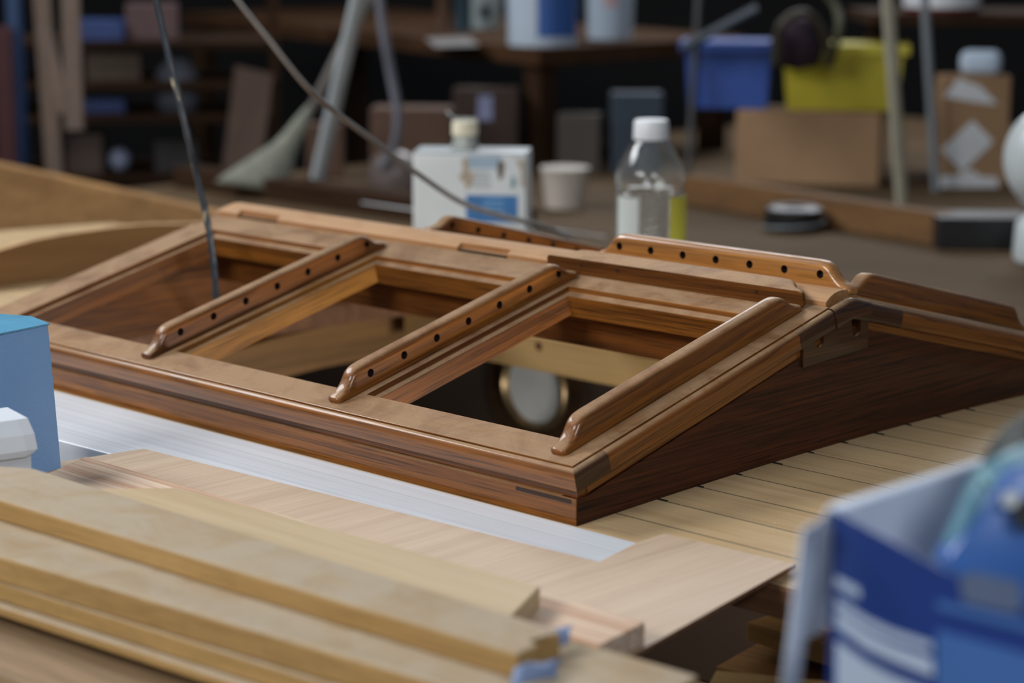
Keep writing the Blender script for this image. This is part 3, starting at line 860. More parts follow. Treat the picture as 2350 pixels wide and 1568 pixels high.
# blue power tool in the carton
tl = thing('power_tool', 'blue and teal power tool with a dark rounded top sticking out of the navy carton', 'power tool')
M_TB = plain('tool_blue', s2l((50, 92, 158)), 0.35, var=0.08)
M_TT = plain('tool_teal', s2l((84, 128, 146)), 0.35, var=0.08)
M_TD = plain('tool_dark_green', s2l((30, 38, 34)), 0.6, var=0.08)
dT = 1.165
def tp(x, y, d=0.0): return at(x, y, dT + d)
bm = prism([tp(2165, 1330), tp(2165, 1270), tp(2262, 1190), tp(2282, 1112), tp(2325, 1072), tp(2440, 1062), tp(2520, 1400), tp(2330, 1400)], 0, 0.004, vec=CF * 0.03)
obj('housing', bm, M_TB, tl, True, 40)
bm = prism([tp(2168, 1262, .008), tp(2222, 1150, .008), tp(2240, 1096, .008), tp(2300, 1050, .008), tp(2440, 990, .008), tp(2440, 1120, .008), tp(2300, 1140, .008), tp(2270, 1220, .008)], 0, 0.005, vec=CF * 0.022)
obj('shroud', bm, M_TT, tl, True, 40)
bm = prism([tp(2246, 1090, .002), tp(2262, 1078, .002), tp(2292, 1108, .002), tp(2276, 1126, .002)], 0, 0.002, vec=CF * 0.01)
obj('badge', bm, plain('pale_teal', s2l((140, 186, 196)), .4), tl, True, 40)
bm = bmesh.new()
cx = tp(2420, 1110, 0.052)
rings = []
for k in range(13):
    a = PI / 2 * k / 12
    rr = 0.044 * math.cos(a) + 1e-4
    rings.append([cx + CR * (rr * math.cos(2 * PI * q / 32)) + CF * (rr * math.sin(2 * PI * q / 32)) + Vector((0, 0, -0.004 + 0.050 * math.sin(a))) for q in range(32)])
loft(bm, rings)
obj('dome_cap', bm, M_TD, tl, True, 60)
bm = bmesh.new(); tube(bm, [tp(2318, 1146, -0.012), tp(2318, 1146, 0.01)], 0.0045, 16)
obj('bolt', bm, M_STEEL, tl, True, 40)
bm = bmesh.new(); tube(bm, [tp(2360, 1180, -0.012), tp(2360, 1180, 0.02)], 0.009, 16)
obj('vent_knob', bm, M_BLACK, tl, True, 40)
# ------------------------------------------------------------ hose and cord
def catm(pix, n=10): return spline([at(*p) for p in pix], n)
hd = at(493, 690, 2.86)
bm = bmesh.new()
hp = catm([(330, -120, 2.62), (358, 0, 2.66), (392, 150, 2.70), (428, 300, 2.74), (456, 420, 2.78), (478, 520, 2.80), (490, 600, 2.82), (496, 690, 2.86), (500, 760, 2.92)], 10)
rr = [0.0045 + 0.0004 * math.sin(i * 1.7) for i in range(len(hp))]
tube(bm, hp, rr, 12)
hm, nt, N, L, b = new_mat('dark_rubber_hose')
L.new(ramp(nt, noise(nt, mapping(nt, (60, 60, 30)), 1, 4, .6), [(0.62, s2l((52, 60, 68))), (0.68, s2l((176, 164, 140)))]), b.inputs['Base Color'])
b.inputs['Roughness'].default_value = 0.35
tag(obj('rubber_hose', bm, hm, None, True), 'thin dark blue-grey hose hanging down into the left opening of the skylight', 'hose')
bm = bmesh.new()
cpts = [(500, -70, 2.62), (545, 0, 2.66), (620, 95, 2.72), (700, 195, 2.80), (770, 258, 2.88), (850, 318, 2.96), (960, 400, 3.04), (1060, 465, 3.10), (1150, 495, 3.16), (1230, 515, 3.24), (1275, 532, 3.34), (1330, 562, 3.50), (1400, 640, 3.75)]
tube(bm, catm(cpts, 8), 0.0042, 10)
cm = plain('grey_cord', s2l((128, 124, 120)), 0.6, var=0.15, scale=40)
tag(obj('electric_cord', bm, cm, None, True), 'grey cable sagging from upper left down behind the skylight ridge', 'cable')

TZ = -0.085
# ------------------------------------------------------------ behind: boards at left
pb = [at(-60, 368, 4.42), at(0, 380, 4.38), at(250, 435, 4.28), at(490, 488, 4.18), at(560, 503, 4.14)]
bm = bmesh.new()
rings = []
for p in pb:
    d_ = Vector((0.25, 0.45, 0)).normalized() * 0.035
    zb = TZ + 0.0005
    rings.append([p, p + d_, p + d_ + Vector((0, 0, zb - p.z)), p + Vector((0, 0, zb - p.z))])
loft(bm, rings)
tag(obj('long_plank', bm, wood('honey_plank', 'x', s2l((112, 80, 46)), s2l((176, 134, 84)), None, 0, 0, .5, .8, .35, 9, .15, rot=(0, 0, -0.9)), None), 'long honey coloured plank on edge behind the left end of the skylight', 'plank')
# arched beam at left
XB = -1.50
pix = [(0, 575), (100, 548), (230, 527), (340, 516), (460, 513)]
ua = [atX(x, y, XB) for x, y in pix]
ua = [Vector((XB, ua[0].y - 0.2, ua[0].z - 0.035))] + ua + [Vector((XB, ua[-1].y + .12, ua[-1].z - 0.006))]
us = spline(ua, 8)
bm = bmesh.new()
loft(bm, [[(XB - 0.022, p.y, deckz(p.y) + .0003), (XB, p.y, deckz(p.y) + .0003), (XB, p.y, p.z), (XB - 0.022, p.y, p.z)] for p in us])
abm = tag(obj('arched_plank', bm, wood('arched_oak', 'y', s2l((118, 84, 48)), s2l((160, 122, 78)), s2l((198, 164, 118)), 0.9, 0, .55, .8, .5, 3.3, .15)), 'curved wooden plank on edge with a pale top beside the left end of the skylight', 'plank')

# ------------------------------------------------------------ table surface behind the skylight
TZ = -0.085
tb = thing('rear_table', 'broad worn brown table top behind the skylight', 'table')
obj('table_top', box(-2.95, 0.9, 1.06, 4.7, TZ - 0.04, TZ, 0.003), wood('worn_table', 'x', s2l((50, 38, 27)), s2l((98, 78, 56)), s2l((112, 94, 72)), 0.35, 0.0, .8, 1, .3, 5.5, .2, spec=0.1), tb)
for x in (-2.9, 0.7):
    for y in (1.12, 4.5):
        obj('leg', box(x, x + 0.08, y, y + 0.08, -0.95, TZ - 0.0402, 0.002), M_DARK('z'), tb)
# raised dark plank along the left part of the table
a = at(270, 402, 5.0)
pl = tag(obj('dark_plank', box(-2.9, -1.75, 1.74, 1.82, TZ, TZ + 0.05, .003), M_DARK('x')), 'dark brown plank lying on the rear table behind the white can', 'plank')
# white string
bm = bmesh.new()
tube(bm, [at(830, 465, 4.35), at(945, 481, 4.20), at(1100, 503, 4.05), at(1390, 543, 3.80)], 0.0016, 8)
tag(obj('string', bm, M_WHITE, None, True), 'thin taut white string behind the white can', 'string')

def rbox(name, mt, w, d, h, loc, rz, bevel=0.003):
    o = obj(name, box(-w / 2, w / 2, -d / 2, d / 2, 0, h, bevel), mt)
    o.location = loc; o.rotation_euler = (0, 0, rz); return o

# ------------------------------------------------------------ white can
dcan = 3.62
corner = at(1068, 352, dcan)
base_z = TZ
h_can = corner.z - base_z
can = thing('solvent_can', 'white rectangular metal can with a blue label band and a white cap on its neck', 'can', (corner.x, corner.y, base_z), (0, 0, math.atan2(CR.y, CR.x) - 0.10))
wL, wR = 0.091, 0.105
bm = box(-wL, wR, 0, 0.10, 0, h_can, 0.006, 3)
# camera sees the -y face (left) and the +x face (right)
M_CAN = plain('white_can_paint', s2l((206, 212, 214)), 0.35, var=0.04)
obj('body', bm, M_CAN, can, True, 40)
bm = bmesh.new()
add_box(bm, -wL + .001, wR - .001, 0.001, 0.099, h_can - 0.002, h_can + 0.0015, 0.0012, 2)
obj('top_rim', bm, M_STEEL, can, True, 40)
def onface(x0_, x1_, z0_, z1_, mt_, nm_, lab=None, k_=0.0):
    o_ = obj(nm_, box(x0_, x1_, -0.0008 - k_, 0.0 - k_, h_can - z0_, h_can - z1_), mt_, can)
    if lab: o_['label'] = lab
onface(0.001, 0.090, 0.118, 0.071, plain('label_blue', s2l((58, 112, 168)), .4, var=.12, scale=30), 'label_band', 'blue label band')
onface(0.004, 0.062, 0.026, 0.004, plain('label_pale_blue', s2l((158, 180, 200)), .4, var=.05), 'label_band', 'pale blue label band')
r = random.Random(3)
for k in range(5):
    onface(0.012, 0.028 + r.uniform(.01, .02), 0.034 + 0.006 * k, 0.0322 + 0.006 * k, plain('label_grey', s2l((128, 138, 148)), .5), 'label_text')
for k in range(3):
    onface(0.03, 0.066, 0.082 + 0.010 * k, 0.0785 + 0.010 * k, plain('label_light_blue', s2l((110, 160, 200)), .5), 'label_text', None, 0.0009)
def patch(pts_, mt_, nm_, lab):
    o_ = obj(nm_, prism([(a_, -0.0009, h_can - b_) for a_, b_ in pts_], 0, vec=(0, .0008, 0)), mt_, can); o_['label'] = lab
patch([(0.056, .010), (0.068, .016), (0.064, .040), (0.058, .046), (0.055, .03)], plain('label_brown', s2l((96, 84, 74)), .5), 'label_figure', 'dark figure printed on the label')
patch([(0.080, .038), (0.086, .040), (0.086, .056), (0.078, .060)], plain('label_teal', s2l((90, 130, 140)), .5), 'label_figure', 'teal figure printed on the label')
patch([(-0.006, .010), (0.004, .006), (0.006, .03), (0.014, .034), (0.012, .052), (0.003, .064), (-0.002, .05), (-0.012, .042), (-0.004, .03)], plain('rust_stain', s2l((170, 158, 140)), .7, var=.2, scale=80), 'stain', 'brown rust stain down the middle')
patch([(0.086, .006), (0.101, .012), (0.101, .060), (0.094, .05), (0.096, .03)], plain('rust_stain', s2l((170, 158, 140)), .7), 'stain', 'brown rust stain at the right edge')
bm = bmesh.new(); cx_, cy_ = -0.006, 0.045
lathe(bm, [(0.0, h_can), (0.0245, h_can), (0.023, h_can + .012), (0.020, h_can + .022), (0.018, h_can + .030), (0, h_can + .030)], 32, 0, (cx_, cy_, 0))
obj('neck', bm, plain('clear_grey_neck', s2l((150, 155, 150)), .3), can, True, 40)
bm = bmesh.new()
lathe(bm, [(0.0, h_can + .027), (0.0225, h_can + .027), (0.0225, h_can + .048), (0.021, h_can + .051), (0, h_can + .051)], 32, 0, (cx_, cy_, 0))
obj('cap', bm, plain('cream_cap', s2l((214, 208, 184)), .5), can, True, 40)
bm = bmesh.new()
tube(bm, [(cx_ + .02, cy_ + .02, h_can + .053), (cx_ - .018, cy_ - .006, h_can + .056), (cx_ - .03, cy_ - .012, h_can + .068)], 0.0018, 8)
obj('wire_tie', bm, M_STEEL, can, True)

# ------------------------------------------------------------ plastic bottle
db = 3.30
ctop = at(1495, 275, db); px = db / FPX
bz_ = TZ
Hb = ctop.z - bz_
R_b = 82 * px
bo = thing('plastic_bottle', 'ribbed clear plastic bottle with a white screw cap behind the skylight', 'bottle', (ctop.x, ctop.y, bz_), (0, 0, 0))
prof = [(0.0, 0.0), (R_b * .9, 0.0), (R_b, 0.006)]
z = 0.02
top_rib = Hb - 150 * px
while z < top_rib - 0.012:
    prof += [(R_b * 0.955, z), (R_b * .99, z + 0.0022), (R_b, z + 0.0045), (R_b * .99, z + 0.0068), (R_b * .935, z + 0.0088)]
    z += 0.0112
prof += [(R_b * .97, top_rib), (R_b * 1.0, top_rib + .006), (R_b * .985, Hb - 122 * px), (R_b * .93, Hb - 108 * px), (R_b * .75, Hb - 80 * px), (R_b * .56, Hb - 56 * px), (R_b * .44, Hb - 46 * px), (R_b * .42, Hb - 20 * px)]
def clear_mat():
    mt, nt, N, L, b = new_mat('clear_plastic')
    b.inputs['Base Color'].default_value = (0.95, 0.98, 0.98, 1)
    b.inputs['Roughness'].default_value = 0.05
    b.inputs['Transmission Weight'].default_value = 0.97
    b.inputs['IOR'].default_value = 1.36
    return mt
M_CLEAR = clear_mat()
bm = bmesh.new()
n_ = 40
inner = [(max(rr_ - 0.0012, 1e-4), z_ + (0.0012 if i < 2 else 0)) for i, (rr_, z_) in enumerate(prof)]
lathe(bm, prof + inner[::-1], n_)
obj('body', bm, M_CLEAR, bo, True, 60)
bm = bmesh.new()
rc = 41 * px
lathe(bm, [(0, Hb - 44 * px), (rc, Hb - 44 * px), (rc * 1.0, Hb - 30 * px), (rc * .97, Hb - 4 * px), (rc * .9, Hb), (0, Hb)], 40)
obj('cap', bm, M_WHITE, bo, True, 40)
# curved strips: a label and a painted reflection
bm = bmesh.new()
ang0 = math.atan2(CR.y, CR.x)
def arc(rad, a0, a1, z0_, z1_, mtx, nm, lab=None):
    bm = bmesh.new(); nA = 10
    rings = []
    for k in range(nA + 1):
        a = a0 + (a1 - a0) * k / nA
        c_, s_ = math.cos(a), math.sin(a)
        rings.append([(rad * c_, rad * s_, z0_), ((rad + .0008) * c_, (rad + .0008) * s_, z0_), ((rad + .0008) * c_, (rad + .0008) * s_, z1_), (rad * c_, rad * s_, z1_)])
    loft(bm, rings); o = obj(nm, bm, mtx, bo, True, 40)
    if lab: o['label'] = lab
arc(R_b + 0.0004, ang0 - 1.05, ang0 - 0.15, 0.05, Hb - 172 * px, plain('yellow_label', s2l((196, 190, 70)), .5, var=.05), 'bottle_strip', 'yellow label strip')
arc(R_b + 0.0004, ang0 - 2.7, ang0 - 1.95, 0.05, Hb - 172 * px, plain('milky_reflection', s2l((196, 204, 200)), .5, var=.05), 'bottle_strip', 'milky white strip painted as a reflection')  # pale strip stands in for the bright reflection on the plastic

# ------------------------------------------------------------ right rear: timber, tape roll, crates, boxes
d_t = [at(1560, 405, 5.15), at(2140, 572 - 85, 4.50)]
ba = d_t[0]; bb_ = d_t[1]
zt = TZ + 0.066
A_ = Vector((ba.x, ba.y, zt)); B_ = Vector((bb_.x, bb_.y, zt))
A_ = atz(1560, 402, zt); B_ = atz(2120, 486, zt)
dv = (B_ - A_).normalized(); nv = Vector((-dv.y, dv.x, 0))
o = obj('timber_beam', prism([A_, B_ + dv * .05, B_ + dv * .05 + nv * .045, A_ + nv * .045], 0.0655, .003), M_OLD('x'))
o.data.materials[0] = wood('orange_timber', 'x', s2l((80, 54, 26)), s2l((124, 88, 48)), None, 0, 0, .85, .8, .4, 2, .15)
tag(o, 'orange-brown squared timber along the back of the rear table', 'timber')
pr = atz(1822, 527, TZ)
tr = thing('tape_roll', 'black roll lying on the rear table in front of the timber', 'roll', (pr.x, pr.y, TZ))
bm = bmesh.new(); lathe(bm, [(0.022, 0.0), (0.058, 0.0), (0.064, 0.012), (0.062, 0.045), (0.050, 0.052), (0.024, 0.050), (0.022, 0.0)], 36)
obj('roll', bm, M_BLACK, tr, True, 40)
bm = bmesh.new(); tube(bm, [(0.066 * math.cos(t_ / 8), 0.066 * math.sin(t_ / 8), 0.006 + .0006 * (t_ + 20)) for t_ in range(-20, 26)], 0.003, 8)
obj('loose_end', bm, plain('pale_wire', s2l((120, 126, 130)), .4), tr, True)

SHZ = TZ
def standing(name, mt, px0, px1, ytop, ybot, z, rz, depth_ratio, label, cat, bevel=.004, w_is=None):
    """upright carton whose foot is seen at ybot on the surface z"""
    c = atz((px0 + px1) / 2, ybot, z)
    d = (c - CAM).dot(CF)
    wpx = (px1 - px0) * d / FPX
    h = (ybot - ytop) * d / FPX
    phi = rz
    # projected width of a w x d*ratio box seen along CF
    e = abs(math.cos(phi - math.atan2(CR.y, CR.x))) + depth_ratio * abs(math.sin(phi - math.atan2(CR.y, CR.x)))
    w = wpx / e
    o = rbox(name, mt, w, w * depth_ratio, h, c + Vector((CF.x, CF.y, 0)).normalized() * w * depth_ratio * 0.5, phi, bevel)
    tag(o, label, cat)
    return o, d, w, h

# big carton under the crate
o, d1, w1, h1 = standing('cardboard_box', M_CARD, 1690, 2045, 258, 425, SHZ, 0.55, 0.5, 'wide cardboard box under the blue and yellow crate', 'box')
carton_top = SHZ + h1
# crate: blue part and yellow part
def crate(label, mt, pxa, pxb, ytop, ybot, z, d, rz, rw=0.55):
    ca = at((pxa + pxb) / 2, ybot, d); c = Vector((ca.x, ca.y, z))
    W = (pxb - pxa) * d / FPX / (abs(math.cos(rz - math.atan2(CR.y, CR.x))) + rw * abs(math.sin(rz - math.atan2(CR.y, CR.x))))
    Hh = (ybot - ytop) * d / FPX; D = W * rw
    t = thing('plastic_crate', label, 'crate', c + Vector((CF.x, CF.y, 0)).normalized() * D * .3, (0, 0, rz))
    fl_ = 1.10
    bm = bmesh.new()
    def rect(w, d, z): return [(-w / 2, -d / 2, z), (w / 2, -d / 2, z), (w / 2, d / 2, z), (-w / 2, d / 2, z)]
    loft(bm, [rect(W * .9, D * .9, 0), rect(W, D, Hh), rect(W - .012, D - .012, Hh), rect(W * .9 - .012, D * .9 - .012, 0.006)])
    obj('tub', bm, mt, t)
    bm = bmesh.new()
    loft(bm, [rect(W, D, Hh * .86), rect(W + .025, D + .025, Hh * .86), rect(W + .025, D + .025, Hh), rect(W, D, Hh)])
    obj('rim', bm, mt, t)
    return t, W, D, Hh
M_CB = plain('crate_blue', s2l((46, 80, 158)), .45, var=.08)
M_CY = plain('crate_yellow', s2l((176, 164, 34)), .45, var=.08)
dcr = d1 + 0.04
ty, Wy, Dy, Hy = crate('yellow open plastic crate beside the blue crate on the cardboard box', M_CY, 1790, 2085, 110, 258, carton_top + .001, dcr, 0.62, .6)
tbl, Wb, Db, Hb_ = crate('blue open plastic crate on top of the wide cardboard box', M_CB, 1570, 1790, 95, 247, carton_top + .001, dcr, 0.62, .85)
tbl.location = ty.location - Vector((math.cos(.62), math.sin(.62), 0)) * (Wy / 2 + Wb / 2 + .026)
# cables in the crate
for k, (pp_, c_, lab) in enumerate((([(1780, 150, 5.1), (1790, 60, 5.05), (1850, 30, 5.05), (1895, 90, 5.1), (1900, 150, 5.15)], s2l((88, 82, 62)), 'olive looped hose sticking up from the yellow crate'),
                                     ([(1900, 150, 5.2), (1925, 80, 5.15), (1920, 20, 5.2), (1890, -20, 5.2)], s2l((104, 104, 72)), 'straighter olive hose rising from the yellow crate'))):
    bm = bmesh.new(); tube(bm, catm(pp_, 6), 0.010, 10)
    tag(obj('looped_hose', bm, plain('hose_%d' % k, tuple(v * .45 for v in c_[:3]) + (1,), .6), None, True), lab, 'hose')
bm = bmesh.new()
cc = at(1830, 95, 5.2)
lathe(bm, [(0.0, -.07), (0.05, -.06), (0.068, -.01), (0.05, .05), (0.0, .065)], 24)
o = obj('purple_bundle', bm, plain('purple_dark', s2l((40, 24, 38)), .9, bump=.3), None, True); o.location = cc
tag(o, 'dark purple rounded bundle heaped in the yellow crate', 'bundle')
o = obj('teal_lid', box(-.10, .10, -.06, .06, 0, .012, .004), plain('teal_dark', s2l((12, 28, 42)), .9)); o.location = at(1655, 70, 5.15); o.rotation_euler = (0.1, -0.5, 0.6)
tag(o, 'teal plastic lid tilted up out of the blue crate', 'lid')

def stick(label, name, p0, p1, r, mt, cat, n=14, foot=None, r1=None):
    bm = bmesh.new()
    tube(bm, [p0, p1], [r, r1 or r], n)
    return tag(obj(name, bm, mt, None, True, 40), label, cat)
def to_floor(pa, pb, z):
    """extend the line pa->pb down to height z"""
    t = (z - pa.z) / (pb.z - pa.z); return pa + (pb - pa) * t
# tubes: each foot stands on something real
M_POLE = plain('pale_pole', s2l((168, 166, 150)), .5, var=.1)
pa = at(2035, -40, 4.62); pb = atz(2070, 470, TZ)
stick('off-white pole standing in front of the cardboard box and crates', 'pole', pa, pb, 0.0145, M_POLE, 'pole')
pa = at(2120, -40, 5.1); pb = atz(2148, 440, SHZ)
stick('thin grey pole standing behind the off-white pole', 'pole', pa, pb, 0.011, plain('dim_grey_pole', s2l((112, 118, 124)), .6), 'pole')
pa = at(1605, -40, 5.3); pb = atz(1578, 418, SHZ)
stick('thin dark grey pole left of the blue crate', 'pole', pa, pb, 0.008, plain('dark_pole', s2l((70, 70, 72)), .5), 'pole')
# carton with diamond label
o, d2, w2, h2 = standing('cardboard_box', M_CARD, 2150, 2310, 175, 430, SHZ, 0.80, 0.5, 'tall cardboard box with a white diamond label at the right', 'box')
cen = at(2220, 332, d2 - 0.0)
inv = Matrix.Translation(o.location) @ Matrix.Rotation(0.80, 4, 'Z'); inv.invert()
def face_pt(x, y):
    """photo position on the front (-y) face of box o, in its own frame"""
    r = CF + CR * ((x - 1175) / FPX) - CU * ((y - 784) / FPX)
    a = inv @ CAM; q = (inv.to_3x3() @ r)
    t = (-w2 * .25 - a.y) / q.y
    return a + q * t
def sticker(pix, lab, mt=M_WHITE):
    P_ = [face_pt(*p) + Vector((0, -.0015, 0)) for p in pix]
    s_ = obj('sticker', prism(P_, 0, vec=(0, .001, 0)), mt, o); s_['label'] = lab
sticker([(2232, 276), (2280, 325), (2208, 395), (2160, 343)], 'white diamond label')
sticker([(2152, 405), (2200, 402), (2210, 392), (2236, 392), (2246, 404), (2290, 408), (2290, 436), (2152, 432)], 'white band along the foot')
sticker([(2165, 222), (2200, 180), (2250, 198), (2290, 240), (2240, 235)], 'white torn paper near the top')
rg = tag(obj('white_rag', box(-.05, .05, -.03, .03, 0, .06, .02, 3), plain('rag', s2l((180, 196, 214)), .8, bump=.5), None, True), 'crumpled pale blue-white rag on the tall cardboard box', 'rag')
rg.location = o.location + Vector((0.02, 0.0, h2)); rg.rotation_euler = (0, 0, .5)
# black case below and white drum at right edge
c_ = atz(2240, 575, TZ)
o = rbox('black_case', M_BLACK, .19, .12, .065, c_ + Vector((-.03, .06, 0)), 0.75); tag(o, 'low black case on the rear table at the right', 'case')
dr = thing('plastic_drum', 'tall white plastic drum cut off by the right edge', 'drum')
cdr = atz(2395, 600, TZ); dr.location = (cdr.x, cdr.y, TZ)
dd_ = (cdr - CAM).dot(CF)
bm = bmesh.new()
pf = [(0.0, 0), (.055, 0), (.060, .01), (.056, .075), (.030, .10), (.052, .118)] + [(0.086 * math.cos(a), .20 + 0.100 * math.sin(a)) for a in [(-0.95 + 1.9 * k / 10) for k in range(11)]] + [(.03, .288), (0, .288)]
lathe(bm, pf, 36); obj('body', bm, plain('milky_drum', s2l((186, 194, 196)), .4, var=.06), dr, True, 50)
bm = bmesh.new(); lathe(bm, [(0, .286), (.032, .286), (.032, .306), (0, .306)], 24); obj('lid', bm, M_WHITE, dr, True, 40)

# hanging white bucket with red stripe at top right
bs = thing('upper_shelf', 'high dark shelf board across the back at the upper right', 'shelf')
ub = at(2160, 22, 5.5)
obj('shelf_board', box(-.20, .75, -.15, .30, -.03, 0, .002), M_DARK('x'), bs); bs.location = (ub.x, ub.y, ub.z - .005); bs.rotation_euler = (0, 0, .75)
for x in (-.15, .68):
    obj('post', box(x, x + .05, .22, .27, TZ - (ub.z - .005) + .001, -.0302, .002), M_DARK('z'), bs)
bu = thing('paint_bucket', 'white bucket with a dark red base stripe on the upper right shelf', 'bucket', (ub.x, ub.y, ub.z - .005))
bm = bmesh.new(); lathe(bm, [(0, .012), (.098, .012), (.112, .2), (.108, .2), (.094, .016), (0, .016)], 36); obj('tub', bm, M_WHITE, bu, True, 40)
bm = bmesh.new(); lathe(bm, [(0, 0), (.096, 0), (.098, .012), (0, .0125)], 36); obj('stripe', bm, plain('dark_red', s2l((92, 24, 28)), .5), bu, True, 40)

# ------------------------------------------------------------ shelf with buckets (corner towards camera)
SZ = 0.240
cor = atz(1238, 112, SZ)
la = atz(430, 30, SZ) - cor; ra = atz(1560, 92, SZ) - cor
la = la.normalized(); ra = ra.normalized()
ws = thing('storage_bench', 'old brown wooden bench top carrying buckets at the back centre', 'bench')
L1, L2 = 2.5, 0.9
ptop = [cor, cor + la * L1, cor + la * L1 + ra * L2, cor + ra * L2]
obj('bench_top', prism(ptop, 0.046, .004), wood('bench_brown', 'x', s2l((48, 32, 20)), s2l((84, 58, 38)), None, 0, 0, .85, .9, .4, 6, .2, spec=0.08), ws)
for t1, t2 in ((.06, .05), (L1 - .1, .05), (.06, L2 - .1), (L1 - .1, L2 - .1)):
    p = cor + la * t1 + ra * t2
    obj('leg', box(p.x - .03, p.x + .03, p.y - .03, p.y + .03, TZ + .0005 if p.x > -2.95 else -.95, SZ - .047), M_DARK('z'), ws)
def bucket(label, pxc, ybot, ytop, wpx, mt, band=None, taper=.93, cat='bucket', name='plastic_bucket', red=False):
    p = atz(pxc, ybot, SZ); d = (p - CAM).dot(CF); R1 = wpx / 2 * d / FPX; Hh = (ybot - ytop) * d / FPX
    p = p + Vector((CF.x, CF.y, 0)).normalized() * R1
    t = thing(name, label, cat, (p.x, p.y, SZ))
    bm = bmesh.new(); lathe(bm, [(0, 0), (R1 * taper, 0), (R1, Hh * .92), (R1 * 1.04, Hh * .93), (R1 * 1.04, Hh), (0, Hh)], 36)
    obj('tub', bm, mt, t, True, 40)
    if band:
        a0 = math.atan2(-CF.y, -CF.x)
        for (o0, o1, z0_, z1_, bmt, lab) in band:
            rings = []
            for k in range(13):
                a = a0 + o0 + (o1 - o0) * k / 12
                def rr_(z_): return R1 * (taper + (1 - taper) * z_ / (.92 * Hh)) + .0008
                rings.append([(rr_(z_) * m_ * math.cos(a), rr_(z_) * m_ * math.sin(a), z_) for z_, m_ in ((z0_ * Hh, 1), (z1_ * Hh, 1), (z1_ * Hh, .99), (z0_ * Hh, .99))])
            bm = bmesh.new(); loft(bm, rings); s_ = obj('label_band', bm, bmt, t, True, 40); s_['label'] = lab
    return t
M_BK = plain('bucket_grey_white', s2l((176, 190, 204)), .45, var=.04)
M_BB = plain('bucket_blue', s2l((52, 92, 160)), .45, var=.05)
bucket('large white bucket with a broad blue label, at the bench corner', 1245, 108, -75, 170, M_BK, [(-0.15, 1.35, .12, .9, M_BB, 'broad blue label')])
bucket('white bucket with a faint reddish mark right of the blue labelled bucket', 1402, 92, -75, 112, M_BK, [(-0.35, .25, .45, .6, plain('faint_red', s2l((196, 160, 160)), .5), 'faint reddish mark')])
bucket('small white tub with a dark emblem left of the large bucket', 1112, 68, -60, 78, plain('tub_pale', s2l((170, 182, 182)), .5), [(-.35, .35, .2, .42, plain('dark_mark', s2l((40, 50, 50)), .5), 'dark emblem')], .8, 'tub', 'plastic_tub')
bucket('dark teal tin beside the small white tub', 1062, 74, -50, 40, plain('teal_tin', s2l((40, 64, 76)), .5), None, 1, 'tin', 'metal_tin')
bucket('narrow brown tin at the left of the tubs', 1018, 66, -30, 34, plain('brown_tin', s2l((90, 66, 50)), .5), None, 1, 'tin', 'metal_tin')
o = obj('paper_sheet', prism([atz(975, 88, SZ + .002), atz(1075, 84, SZ + .002), atz(1100, 104, SZ + .002), atz(1000, 108, SZ + .002)], .0015), plain('grey_paper', s2l((110, 106, 104)), .6)); tag(o, 'greyish flat sheet lying near the front edge of the bench', 'paper')

# ------------------------------------------------------------ centre back: poles, broom, cartons
pa = at(835, -60, 4.6); pb = atz(722, 441, TZ)
pb = at(722, 441, 5.0)
pb = atz(722, 441, TZ + .012)
M_GP = plain('grey_white_pole', s2l((168, 176, 180)), .5, var=.06)
stick('thick grey-white pole leaning in the centre left background', 'pole', pa, pb, 0.0175, M_GP, 'pole', 16)
bm = bmesh.new(); tube(bm, catm([(868, -60, 4.9), (875, 40, 4.9), (895, 160, 4.9), (912, 260, 4.9), (905, 330, 4.9), (875, 390, 4.9)], 8), [.011] * 41, 10)
tag(obj('strap', bm, plain('dull_strap', s2l((96, 96, 106)), .6), None, True), 'dull grey curved strap hanging right of the leaning pole', 'strap')
# broom
br = thing('broom', 'straw broom with a long handle leaning behind the thick pole', 'broom')
b0 = at(862, -40, 4.95); b1 = b0.lerp(b0, 1); b1 = at(716, 250, 5.02)
bm = bmesh.new(); tube(bm, [b0, b1], .013, 12); obj('handle', bm, plain('handle_grey', s2l((130, 126, 122)), .6), br, True)
rings = []
for (x_, y_, w_, th_, hz) in ((714, 245, 9, .012, 0), (694, 278, 17, .016, 0), (668, 318, 22, .02, .1), (650, 345, 30, .022, .3), (618, 382, 52, .03, .7), (588, 415, 74, .036, 1), (576, 432, 82, .038, 1)):
    d_ = 5.02
    c = at(x_, y_, d_)
    perp = (CR * 0.82 - CU * 0.57)
    sd = (perp * (1 - hz) + (CR * 0.985 - CU * 0.17) * hz).normalized()
    w_ = w_ * d_ / FPX
    rings.append([c + sd * (w_ * math.cos(2 * PI * k / 28) * (1 + .04 * (k % 2))) + CF * (th_ * math.sin(2 * PI * k / 28)) for k in range(28)])
bm = bmesh.new(); loft(bm, rings)
obj('bristles', bm, wood('straw', 'z', s2l((96, 98, 88)), s2l((150, 152, 138)), None, 0, 0, .8, 1.2, 2, 1, .3, rot=(0.5, .4, 0)), br, True)
# things left/centre
def stand2(label, mt, a, b_, yt, yb, z, rz, ratio=.6, cat='box', name='cardboard_box'): return standing(name, mt, a, b_, yt, yb, z, rz, ratio, label, cat)
stand2('low cardboard box left of the white can', M_CARDD, 700, 790, 285, 410, SHZ, .9)
stand2('larger brown cardboard box behind the white can', M_CARDD, 850, 1040, 250, 432, SHZ, .7)
stand2('dark brown carton with a small pale label behind the can neck', plain('deep_brown', s2l((58, 42, 34)), .8), 1040, 1190, 205, 400, SHZ, .75)[0]
stand2('dull grey-brown case stacked behind the bottle', plain('dull_case', s2l((62, 56, 50)), .7), 1278, 1385, 262, 400, SHZ, .6, .6, 'case', 'tool_case')
stand2('dark blue-grey carton right behind the bottle cap', plain('dim_blue', s2l((48, 60, 74)), .7), 1400, 1520, 215, 400, SHZ, .8)
